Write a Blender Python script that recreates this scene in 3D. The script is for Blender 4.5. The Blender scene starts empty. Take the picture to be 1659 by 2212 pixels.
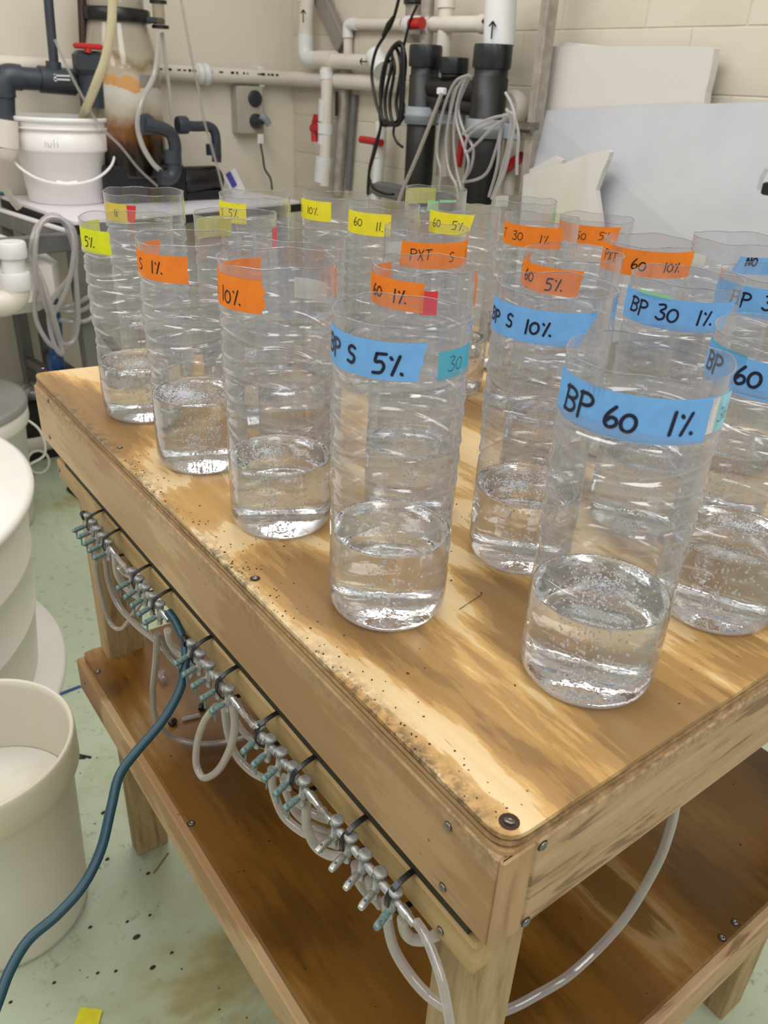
import bpy, math, random
from mathutils import Vector, Matrix
random.seed(4)
PI = math.pi
scn = bpy.context.scene
COL = scn.collection

# ------------------------------------------------------------------ camera
YAW, PITCH, ROLL = 0.9115683, 0.4941941, 0.0504542
CAM = Vector((-0.305606, -0.237424, 0.460034))
FPX, W, H = 1717.867, 1659.0, 2212.0
def cam_axes():
    cy, sy, cp, sp = math.cos(YAW), math.sin(YAW), math.cos(PITCH), math.sin(PITCH)
    f = Vector((cp*cy, cp*sy, -sp)); r = Vector((sy, -cy, 0)); u = r.cross(f)
    c, s = math.cos(ROLL), math.sin(ROLL)
    return c*r + s*u, -s*r + c*u, f
CR, CU, CF = cam_axes()
cd = bpy.data.cameras.new('camera'); cam = bpy.data.objects.new('camera', cd); COL.objects.link(cam)
m = Matrix.Identity(4)
for i in range(3):
    m[i][0], m[i][1], m[i][2], m[i][3] = CR[i], CU[i], -CF[i], CAM[i]
cam.matrix_world = m
cd.sensor_fit = 'HORIZONTAL'; cd.sensor_width = 36.0; cd.lens = FPX*36/W
cd.clip_start = 0.02; cd.clip_end = 40
cd.dof.use_dof = True; cd.dof.focus_distance = 0.85; cd.dof.aperture_fstop = 14.0
scn.camera = cam

# ------------------------------------------------------------------ world, lamps, exposure
world = bpy.data.worlds.new('world'); scn.world = world; world.use_nodes = True
bg = world.node_tree.nodes['Background']; bg.inputs[0].default_value = (1.0, 0.985, 0.96, 1); bg.inputs[1].default_value = 0.60
def area(name, loc, sx, sy, power, color=(1.0, 0.98, 0.94), rot=(0, 0, 0)):
    l = bpy.data.lights.new(name, 'AREA'); l.shape = 'RECTANGLE'; l.size = sx; l.size_y = sy; l.energy = power; l.color = color
    o = bpy.data.objects.new(name, l); COL.objects.link(o); o.location = loc; o.rotation_euler = rot
    return o
area('ceiling_lamp', (0.65, 1.5, 1.8), 0.7, 2.8, 44)
area('ceiling_lamp', (-1.1, 1.3, 1.8), 0.7, 2.8, 38)
area('ceiling_lamp', (-0.3, -1.6, 1.8), 0.7, 2.4, 34)
area('ceiling_lamp', (1.5, -1.3, 1.8), 0.7, 2.4, 18)
scn.view_settings.view_transform = 'Standard'; scn.view_settings.look = 'None'
scn.view_settings.gamma = 1.0; scn.view_settings.use_curve_mapping = False
scn.view_settings.exposure = -0.20
cy = scn.cycles
cy.max_bounces = 12; cy.diffuse_bounces = 3; cy.glossy_bounces = 4; cy.transmission_bounces = 10; cy.transparent_max_bounces = 48
cy.use_adaptive_sampling = True; cy.adaptive_threshold = 0.03
cy.use_denoising = True; cy.sample_clamp_indirect = 4.0; cy.blur_glossy = 0.5

# a point of the place: where the sight line of pixel (px,py) meets the plane  axis = val
def A(px, py, ax, val):
    d = CF + CR*((px - W/2)/FPX) - CU*((py - H/2)/FPX)
    t = (val - CAM[ax])/d[ax]
    return CAM + d*t

# ------------------------------------------------------------------ materials
def new_mat(name):
    mt = bpy.data.materials.new(name); mt.use_nodes = True
    nt = mt.node_tree; nt.nodes.clear()
    out = nt.nodes.new('ShaderNodeOutputMaterial')
    return mt, nt, out
def srgb(h):
    if isinstance(h, str):
        h = [int(h[i:i+2], 16) for i in (0, 2, 4)]
    return tuple(((c/255)/12.92 if c/255 <= 0.04045 else ((c/255+0.055)/1.055)**2.4) for c in h) + (1.0,)
def node(nt, t, **kw):
    n = nt.nodes.new(t)
    for k, v in kw.items():
        if k.startswith('i_'):
            n.inputs[k[2:].replace('_', ' ')].default_value = v
        else: setattr(n, k, v)
    return n
def mapping(nt, scale, coord='Object', rot=(0, 0, 0), loc=(0, 0, 0)):
    tc = node(nt, 'ShaderNodeTexCoord'); mp = node(nt, 'ShaderNodeMapping')
    mp.inputs['Scale'].default_value = scale; mp.inputs['Rotation'].default_value = rot; mp.inputs['Location'].default_value = loc
    nt.links.new(tc.outputs[coord], mp.inputs['Vector']); return mp.outputs['Vector']
def noise(nt, vec, scale, detail=3, rough=0.55, dist=0.0):
    n = node(nt, 'ShaderNodeTexNoise'); n.inputs['Scale'].default_value = scale; n.inputs['Detail'].default_value = detail
    n.inputs['Roughness'].default_value = rough; n.inputs['Distortion'].default_value = dist
    nt.links.new(vec, n.inputs['Vector']); return n.outputs['Fac']
def ramp(nt, fac, stops, interp='LINEAR'):
    r = node(nt, 'ShaderNodeValToRGB'); cr = r.color_ramp; cr.interpolation = interp
    while len(cr.elements) < len(stops): cr.elements.new(0.5)
    for e, (p, c) in zip(cr.elements, stops):
        e.position = p; e.color = c if len(c) == 4 else tuple(c)+(1,)
    nt.links.new(fac, r.inputs['Fac']); return r.outputs['Color']
def mixc(nt, fac, a, b, mode='MIX'):
    n = node(nt, 'ShaderNodeMix', data_type='RGBA', blend_type=mode)
    for s, v in ((n.inputs[0], fac), (n.inputs[6], a), (n.inputs[7], b)):
        if hasattr(v, 'is_output') or hasattr(v, 'links'): nt.links.new(v, s)
        else: s.default_value = v
    return n.outputs[2]
def math_n(nt, op, a, b=0.0, clamp=False):
    n = node(nt, 'ShaderNodeMath', operation=op, use_clamp=clamp)
    for s, v in ((n.inputs[0], a), (n.inputs[1], b)):
        if hasattr(v, 'links'): nt.links.new(v, s)
        else: s.default_value = v
    return n.outputs[0]
def principled(nt, out, color, rough=0.5, metal=0.0, bump=None, bstr=0.3, bdist=0.001, spec=0.5, extra=None):
    p = node(nt, 'ShaderNodeBsdfPrincipled')
    for s, v in (('Base Color', color), ('Roughness', rough), ('Metallic', metal), ('Specular IOR Level', spec)):
        if hasattr(v, 'links'): nt.links.new(v, p.inputs[s])
        else: p.inputs[s].default_value = v
    if bump is not None:
        b = node(nt, 'ShaderNodeBump'); b.inputs['Strength'].default_value = bstr; b.inputs['Distance'].default_value = bdist
        nt.links.new(bump, b.inputs['Height']); nt.links.new(b.outputs[0], p.inputs['Normal'])
    for k, v in (extra or {}).items(): p.inputs[k].default_value = v
    nt.links.new(p.outputs[0], out.inputs[0]); return p
def plain(name, hexc, rough=0.5, metal=0.0, var=0.08, scale=12, bstr=0.12, extra=None, spec=0.5):
    mt, nt, out = new_mat(name)
    c = srgb(hexc); v = mapping(nt, (1, 1, 1)); n = noise(nt, v, scale, 4)
    d = tuple(x*(1-var*2.2) for x in c[:3])+(1,)
    l = tuple(min(1, x*(1+var)) for x in c[:3])+(1,)
    col = ramp(nt, n, [(0.3, d), (0.7, l)])
    principled(nt, out, col, rough, metal, n, bstr, 0.001, spec, extra); return mt

def wood(name, stops, grain_axis, rough=0.55, rings=26, dirt=0.25, patch=None, seed=0.0, edge_dirt=None, gloss=None, spec=0.35):
    """timber: long figure along grain_axis, fine fibre, specks; patch = [(pos, colour)...] large ragged veneer figure"""
    mt, nt, out = new_mat(name)
    sc = [1, 1, 1]; sc[grain_axis] = 0.13
    v = mapping(nt, tuple(sc), loc=(seed, seed*1.7, seed*0.6))
    f1 = noise(nt, v, rings, 4, 0.6, 0.6)
    fine_s = [1, 1, 1]; fine_s[grain_axis] = 0.03
    fv = mapping(nt, tuple(fine_s), loc=(seed, 0, 0))
    fine = noise(nt, fv, 260, 3, 0.7)
    base = ramp(nt, f1, stops)
    if patch:
        ps = [1, 1, 1]; ps[grain_axis] = 0.42
        pv = mapping(nt, tuple(ps), loc=(seed*2, seed, 0))
        big = noise(nt, pv, 5.0, 2.2, 0.45, 0.55)
        rag_s = [1, 1, 1]; rag_s[grain_axis] = 0.16
        rv = mapping(nt, tuple(rag_s), loc=(0, seed, 0))
        rag = noise(nt, rv, 75, 3, 0.6)
        h = math_n(nt, 'ADD', big, math_n(nt, 'MULTIPLY', math_n(nt, 'SUBTRACT', rag, 0.5), 0.18))
        h = math_n(nt, 'ADD', h, math_n(nt, 'MULTIPLY', math_n(nt, 'SUBTRACT', f1, 0.5), 0.12))
        pc = ramp(nt, h, patch)
        base = mixc(nt, 0.22, pc, base)
    col = mixc(nt, math_n(nt, 'MULTIPLY', fine, 0.30), base, mixc(nt, 1.0, base, (0.55, 0.47, 0.38, 1), 'MULTIPLY'))
    sv = mapping(nt, (1, 1, 1), loc=(seed, seed, seed))
    vo = node(nt, 'ShaderNodeTexVoronoi'); vo.inputs['Scale'].default_value = 46; nt.links.new(sv, vo.inputs['Vector'])
    speck = ramp(nt, vo.outputs['Distance'], [(0.05, (1, 1, 1, 1)), (0.085, (0, 0, 0, 1))])
    gate = ramp(nt, noise(nt, sv, 9, 2), [(0.52, (0, 0, 0, 1)), (0.60, (1, 1, 1, 1))])
    sp = math_n(nt, 'MULTIPLY', math_n(nt, 'MULTIPLY', speck, gate), dirt*2.2, True)
    col = mixc(nt, sp, col, (0.035, 0.022, 0.014, 1))
    if edge_dirt:      # grime collected along one edge: axis, start, width
        ax, st, wd, axw = edge_dirt
        tc = node(nt, 'ShaderNodeTexCoord'); sx = node(nt, 'ShaderNodeSeparateXYZ'); nt.links.new(tc.outputs['Object'], sx.inputs[0])
        dd = math_n(nt, 'ABSOLUTE', math_n(nt, 'SUBTRACT', sx.outputs[ax], st))
        near = math_n(nt, 'SUBTRACT', 1.0, math_n(nt, 'DIVIDE', dd, wd), True)
        nn = noise(nt, sv, 90, 5, 0.75); n2 = noise(nt, sv, 5.5, 2)
        e = math_n(nt, 'MULTIPLY', near, math_n(nt, 'MULTIPLY', ramp(nt, nn, [(0.42, (0, 0, 0, 1)), (0.58, (1, 1, 1, 1))]), ramp(nt, n2, [(0.38, (0.12, 0.12, 0.12, 1)), (0.6, (1, 1, 1, 1))])), True)
        col = mixc(nt, math_n(nt, 'MULTIPLY', e, axw), col, (0.045, 0.03, 0.018, 1))
    hgt = math_n(nt, 'ADD', math_n(nt, 'MULTIPLY', fine, 0.5), f1)
    rg = rough if gloss is None else ramp(nt, noise(nt, sv, 4, 2), [(0.35, (gloss,)*3+(1,)), (0.65, (rough,)*3+(1,))])
    principled(nt, out, col, rg, 0, hgt, 0.22, 0.0006, spec)
    return mt

CREAM, TAN, BRN, DBRN = srgb('dcb684'), srgb('b88a55'), srgb('946a3b'), srgb('6d4a26')
M = {}
M['ply_top'] = wood('plywood_top', [(0.3, srgb('94713f')), (0.5, srgb('bf9a62')), (0.7, srgb('d9b983'))], 1, 0.42, 20, 0.5,
    patch=[(0.0, srgb('6d5230')), (0.405, srgb('80603a')), (0.418, srgb('9a7746')), (0.452, srgb('a6804c')), (0.460, srgb('bf975b')), (0.482, srgb('cba468')), (0.489, srgb('dcc192')), (0.575, srgb('e2ca9e')), (0.583, srgb('c59f66')), (0.625, srgb('b38b52')), (1, srgb('9c7644'))],
    seed=1.3, edge_dirt=(0, 0.0, 0.024, 0.9), gloss=0.3)
M['ply_edge'] = wood('plywood_edge', [(0.3, srgb('8d6f4a')), (0.7, srgb('c5a173'))], 1, 0.7, 60, 0.6, seed=3, edge_dirt=(2, -0.009, 0.012, 0.6))
M['ply_edge_dark'] = wood('plywood_edge_dark', [(0.3, srgb('4a3722')), (0.7, srgb('8b6a44'))], 1, 0.8, 60, 0.6, seed=5)
M['pine_y'] = wood('pine_long', [(0.30, srgb('94744c')), (0.45, srgb('b3936a')), (0.7, srgb('c8a97f'))], 1, 0.55, 34, 0.3, patch=[(0.0, srgb('9a7850')), (0.42, srgb('a58158')), (0.45, srgb('b3936a')), (0.56, srgb('bb9b71')), (0.58, srgb('c9ad84')), (1, srgb('c2a47a'))], seed=2.2, edge_dirt=(2, -0.018, 0.03, 0.5))
M['pine_x'] = wood('pine_cross', [(0.38, srgb('8a7052')), (0.44, srgb('b3946e')), (0.7, srgb('c3a681'))], 0, 0.55, 62, 0.12, seed=7.7, edge_dirt=(2, -0.018, 0.02, 0.6))
M['pine_z'] = wood('pine_leg', [(0.33, srgb('86704e')), (0.45, srgb('a88f66')), (0.7, srgb('bda57b'))], 2, 0.6, 50, 0.15, seed=4.4)
M['pine_end'] = wood('pine_end_grain', [(0.3, srgb('9a7b58')), (0.7, srgb('bf9f75'))], 2, 0.7, 60, 0.5, seed=6)
M['ledger'] = wood('ledger_pine', [(0.25, srgb('8b7145')), (0.5, srgb('ae9261')), (0.7, srgb('bfa475'))], 1, 0.6, 36, 0.2, seed=9)
M['shelf_top'] = wood('shelf_ply', [(0.3, srgb('4a3010')), (0.5, srgb('6c4a1c')), (0.7, srgb('8a6228'))], 1, 0.4, 14, 0.5,
    patch=[(0.0, srgb('3a240a')), (0.42, srgb('513510')), (0.47, srgb('6c4818')), (0.55, srgb('77511c')), (0.60, srgb('8c6630')), (0.64, srgb('a08558')), (0.68, srgb('6b4c1f')), (1, srgb('5c3f16'))], seed=11, gloss=0.22, spec=0.5)
M['shelf_edge'] = wood('shelf_edge_board', [(0.3, srgb('9a784e')), (0.7, srgb('b8976c'))], 1, 0.55, 16, 0.4,
    patch=[(0.0, srgb('7a5a36')), (0.41, srgb('8f6d45')), (0.45, srgb('b89c74')), (0.60, srgb('c2a67e')), (0.64, srgb('a5825a')), (1, srgb('987650'))], seed=13)

def pet_mat(name, tint, haze, hazec, refl=1.0, even=False, ridge_glint=0.0):
    mt, nt, out = new_mat(name)
    tr = node(nt, 'ShaderNodeBsdfTransparent'); tr.inputs[0].default_value = tint
    gl = node(nt, 'ShaderNodeBsdfGlossy'); gl.inputs['Roughness'].default_value = 0.06; gl.inputs[0].default_value = (1, 1, 1, 1)
    df = node(nt, 'ShaderNodeBsdfDiffuse'); df.inputs[0].default_value = hazec
    tl = node(nt, 'ShaderNodeBsdfTranslucent'); tl.inputs[0].default_value = hazec
    hz = node(nt, 'ShaderNodeMixShader'); hz.inputs[0].default_value = 0.5
    nt.links.new(df.outputs[0], hz.inputs[1]); nt.links.new(tl.outputs[0], hz.inputs[2])
    v = mapping(nt, (1, 1, 1))
    n1 = noise(nt, v, 14, 3); n2 = noise(nt, v, 240, 2)
    patch = ramp(nt, n1, [(0.42, (0.25,)*3+(1,)), (0.72, (1, 1, 1, 1))])
    drops = ramp(nt, n2, [(0.50, (0.5,)*3+(1,)), (0.66, (1, 1, 1, 1))])
    geo = node(nt, 'ShaderNodeNewGeometry'); vd = node(nt, 'ShaderNodeVectorMath', operation='DOT_PRODUCT')
    nt.links.new(geo.outputs['Normal'], vd.inputs[0]); nt.links.new(geo.outputs['Incoming'], vd.inputs[1])
    fac = math_n(nt, 'SUBTRACT', 1.0, math_n(nt, 'ABSOLUTE', vd.outputs['Value']), True)
    ff = math_n(nt, 'ADD', math_n(nt, 'MULTIPLY', math_n(nt, 'POWER', fac, 4.0), 0.62*refl), 0.06*refl, True)
    hf = haze if even else math_n(nt, 'MULTIPLY', math_n(nt, 'MULTIPLY', patch, drops), haze)
    hf = math_n(nt, 'ADD', hf, math_n(nt, 'MULTIPLY', math_n(nt, 'POWER', fac, 2.0), haze*1.6), True)
    if ridge_glint:      # ridges whitened to imitate lamp highlights along the moulded waves
        pt = ramp(nt, geo.outputs['Pointiness'], [(0.505, (0, 0, 0, 1)), (0.56, (ridge_glint,)*3+(1,))])
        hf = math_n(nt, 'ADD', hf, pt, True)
    edge = tuple(c*0.80 for c in tint[:3])+(1,)
    nt.links.new(mixc(nt, math_n(nt, 'POWER', fac, 3.0), tint, edge), tr.inputs[0])
    m1 = node(nt, 'ShaderNodeMixShader'); nt.links.new(hf, m1.inputs[0])
    nt.links.new(tr.outputs[0], m1.inputs[1]); nt.links.new(hz.outputs[0], m1.inputs[2])
    m2 = node(nt, 'ShaderNodeMixShader'); nt.links.new(ff, m2.inputs[0])
    nt.links.new(m1.outputs[0], m2.inputs[1]); nt.links.new(gl.outputs[0], m2.inputs[2])
    b = node(nt, 'ShaderNodeBump'); b.inputs['Strength'].default_value = 0.15; b.inputs['Distance'].default_value = 0.001
    nt.links.new(noise(nt, v, 16, 2), b.inputs['Height'])
    nt.links.new(b.outputs[0], gl.inputs['Normal'])
    nt.links.new(m2.outputs[0], out.inputs[0]); return mt
M['pet'] = pet_mat('clear_pet', (0.885, 0.890, 0.902, 1), 0.20, (0.60, 0.61, 0.64, 1), 1.6, ridge_glint=0.5)
M['pet_rim'] = pet_mat('pet_cut_edge', (0.62, 0.64, 0.67, 1), 0.35, (0.7, 0.72, 0.75, 1), 1.3)
M['acrylic'] = pet_mat('clear_acrylic', (0.80, 0.77, 0.70, 1), 0.22, (0.72, 0.68, 0.58, 1), 1.6)
M['film'] = pet_mat('clear_film', (0.9, 0.9, 0.92, 1), 0.16, (0.8, 0.8, 0.84, 1), 1.6)
M['tube_clear'] = pet_mat('clear_vinyl', (0.84, 0.83, 0.82, 1), 0.34, (0.74, 0.72, 0.70, 1), 1.4, even=True)
M['tube_milky'] = pet_mat('milky_vinyl', (0.72, 0.68, 0.64, 1), 0.68, (0.66, 0.61, 0.56, 1), 1.1, even=True)
M['tube_grey'] = pet_mat('aged_vinyl', (0.50, 0.46, 0.42, 1), 0.7, (0.50, 0.45, 0.40, 1), 1.1, even=True)
def water_mat():
    mt, nt, out = new_mat('water')
    p = node(nt, 'ShaderNodeBsdfPrincipled'); p.inputs['Base Color'].default_value = (0.985, 0.99, 0.985, 1)
    p.inputs['Roughness'].default_value = 0.0; p.inputs['IOR'].default_value = 1.33; p.inputs['Transmission Weight'].default_value = 1.0
    v = mapping(nt, (1, 1, 1)); b = node(nt, 'ShaderNodeBump'); b.inputs['Strength'].default_value = 0.35; b.inputs['Distance'].default_value = 0.0015
    nt.links.new(noise(nt, v, 55, 3), b.inputs['Height']); nt.links.new(b.outputs[0], p.inputs['Normal'])
    nt.links.new(p.outputs[0], out.inputs[0]); return mt
M['water'] = water_mat()
M['bubble'] = pet_mat('bubble_film', (0.95, 0.95, 0.95, 1), 0.85, (1.0, 1.0, 1.0, 1), 1.5, even=True)
M['foam'] = pet_mat('foam', (0.92, 0.92, 0.93, 1), 0.8, (0.96, 0.96, 1.0, 1), 1.4, even=True)

def tape_mat(name, hexc):
    mt, nt, out = new_mat(name)
    c = srgb(hexc); v = mapping(nt, (1, 1, 1)); n = noise(nt, v, 60, 3)
    col = ramp(nt, n, [(0.3, tuple(x*0.88 for x in c[:3])+(1,)), (0.7, c)])
    df = node(nt, 'ShaderNodeBsdfDiffuse'); tl = node(nt, 'ShaderNodeBsdfTranslucent'); gl = node(nt, 'ShaderNodeBsdfGlossy'); gl.inputs['Roughness'].default_value = 0.45
    nt.links.new(col, df.inputs[0]); nt.links.new(col, tl.inputs[0])
    m1 = node(nt, 'ShaderNodeMixShader'); m1.inputs[0].default_value = 0.32
    nt.links.new(df.outputs[0], m1.inputs[1]); nt.links.new(tl.outputs[0], m1.inputs[2])
    m2 = node(nt, 'ShaderNodeMixShader'); m2.inputs[0].default_value = 0.03
    nt.links.new(m1.outputs[0], m2.inputs[1]); nt.links.new(gl.outputs[0], m2.inputs[2])
    nt.links.new(m2.outputs[0], out.inputs[0]); return mt
TAPE = {'blue': tape_mat('blue_tape', '7fbdf7'), 'orange': tape_mat('orange_tape', 'ff9030'), 'yellow': tape_mat('yellow_tape', 'fff23a'),
        'lime': tape_mat('lime_tape', 'e9f02c'), 'amber': tape_mat('amber_tape', 'e8cf5a'), 'red': tape_mat('red_sticker', 'f0404a'),
        'teal': tape_mat('teal_sticker', '5fb6cf'), 'white': tape_mat('white_sticker', 'e2e0da'), 'green': tape_mat('green_sticker', '9fdca4'),
        'ice': tape_mat('ice_sticker', 'a5dbe6'), 'paleyellow': tape_mat('pale_yellow_tape', 'd9d668')}
M['ink'] = plain('marker_ink', '14122e', 0.4, var=0.02)
M['ink_black'] = plain('black_marker_ink', '1a140c', 0.4, var=0.02)
M['pencil'] = plain('pencil_line', '2c3a4a', 0.6, var=0.02)
M['metal'] = plain('valve_metal', 'b4b4b1', 0.5, 0.5, 0.25, 160, 0.5)
M['metal_bright'] = plain('valve_metal_bright', 'c3c3c0', 0.3, 0.85, 0.12, 160, 0.3)
M['verdigris'] = plain('corroded_brass', '76908c', 0.6, 0.35, 0.3, 220, 0.6)
M['steel'] = plain('screw_steel', '8b8780', 0.3, 0.9, 0.15, 200)
M['rust'] = plain('screw_stain', '3b2413', 0.8, 0, 0.3, 60)
M['black_plastic'] = plain('black_plastic', '161517', 0.32, 0, 0.1)
M['tie'] = plain('cable_tie_plastic', '121013', 0.3, 0, 0.1)
M['hose'] = plain('teal_hose_rubber', '0e3c49', 0.42, 0, 0.05)
M['white_plastic'] = plain('white_plastic', 'e6e1da', 0.42, 0, 0.03, 5)
M['bucket_plastic'] = plain('bucket_plastic', 'ece9e6', 0.35, 0, 0.02, 5)
M['lid_grey'] = plain('grey_lid', '8f8d88', 0.5, 0, 0.05, 5)
M['upvc'] = plain('grey_pvc', '343a42', 0.42, 0, 0.08)
M['pvc'] = plain('white_pvc', 'd8d0c4', 0.38, 0, 0.04, 6)
M['pvc_white'] = plain('bright_pvc', 'dcdcdc', 0.35, 0, 0.03, 6)
M['red'] = plain('red_handle_plastic', 'b3221f', 0.4, 0, 0.1)
M['canister'] = plain('filter_housing', '1b1a19', 0.45, 0, 0.2, 20)
M['canister_cap'] = plain('filter_cap', '1c2224', 0.3, 0, 0.1, 20)
M['bracket'] = plain('grey_bracket', '8d939a', 0.5, 0, 0.05)
M['post'] = plain('aluminium_post', 'a89f94', 0.5, 0.3, 0.12, 30)
M['socket_grey'] = plain('outlet_grey', 'b0a99c', 0.45, 0, 0.05)
M['socket_dark'] = plain('outlet_face', '2f3438', 0.35)
M['cable_grey'] = plain('grey_cable', '5a554d', 0.5)
M['steel_frame'] = plain('painted_steel_frame', '6b6b6a', 0.5, 0.1, 0.08)
M['grey_strip'] = plain('grey_tray', '8c857b', 0.5, 0.1, 0.05)
M['laminate'] = plain('white_laminate', 'e6e0e6', 0.35, 0, 0.02, 5)
M['dark'] = plain('dark_rubber', '1b1815', 0.7)
M['panel'] = plain('grey_board', 'b9bbbf', 0.45, 0, 0.05, 3, 0.05)
M['blue_plastic'] = plain('blue_plastic', '2a5d96', 0.35, 0, 0.25, 40)
M['cloth_white'] = plain('foam_white', 'd0ccc6', 0.6, 0, 0.04, 8)
M['yellow_tube'] = pet_mat('yellowed_vinyl', (0.75, 0.70, 0.48, 1), 0.92, (0.78, 0.72, 0.50, 1), 1.0, even=True)
M['pale_tube'] = pet_mat('pale_vinyl', (0.7, 0.7, 0.66, 1), 0.8, (0.74, 0.72, 0.68, 1), 1.0, even=True)
M['coil_tube'] = pet_mat('coil_vinyl', (0.80, 0.78, 0.79, 1), 0.5, (0.72, 0.69, 0.69, 1), 1.2, even=True)
M['teal_plastic'] = plain('teal_plastic', '2f8794', 0.4)
M['lavender'] = plain('lavender_marker', '4a49a0', 0.4)
M['straw'] = plain('dry_stalk', '8a6a36', 0.7)
M['gap'] = plain('gap_shade', '2c2715', 0.8)  # shade of the gap under the apron, put into a colour
M['mud'] = plain('dirt', '3a3222', 0.9, 0, 0.3, 40)

def stained(name, basec, stops, rough=0.5, scale=3.0, zscale=1.0, bstr=0.1, thr=(0.5, 0.7), fine=None):
    mt, nt, out = new_mat(name)
    v = mapping(nt, (1, 1, zscale)); n = noise(nt, v, scale, 5, 0.6, 0.4)
    col = ramp(nt, n, [(thr[0], srgb(basec))] + [(p, srgb(c)) for p, c in stops])
    if fine:
        n2 = noise(nt, v, fine[0], 4, 0.7)
        col = mixc(nt, ramp(nt, n2, [(fine[1], (0, 0, 0, 1)), (fine[2], (1, 1, 1, 1))]), col, srgb(fine[3]))
    principled(nt, out, col, rough, 0, n, bstr, 0.002); return mt
M['floor'] = stained('painted_floor', 'b6c1a8', [(0.58, 'aab091'), (0.64, '9c9468'), (0.74, '7c6238')], 0.42, 2.1, thr=(0.48, 0.7), fine=(38, 0.58, 0.72, '8d967c'))
M['wall_back'] = stained('wall_paint', 'dad2c2', [(0.8, 'd0c6b3')], 0.6, 1.2)
M['wall_right'] = stained('block_paint', 'd2c9b8', [(0.8, 'c2b8a3')], 0.6, 2.2, bstr=0.2)
M['mortar'] = plain('mortar_paint', 'd0c7b6', 0.7)
M['tank_plastic'] = stained('cream_tub', 'd6d0c2', [(0.66, 'd8cfb4'), (0.8, 'c9a96f')], 0.38, 4.5, 0.5, 0.05)
M['tub_inside'] = stained('tub_inside', 'd9d6cc', [(0.66, 'd5ccb2'), (0.78, 'c6924a')], 0.35, 7, 1.0, 0.05)
M['board_foam'] = stained('packing_board', 'cfcbc6', [(0.66, 'c8c1b2'), (0.78, 'bfa772')], 0.7, 4, 0.3, 0.1)

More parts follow.
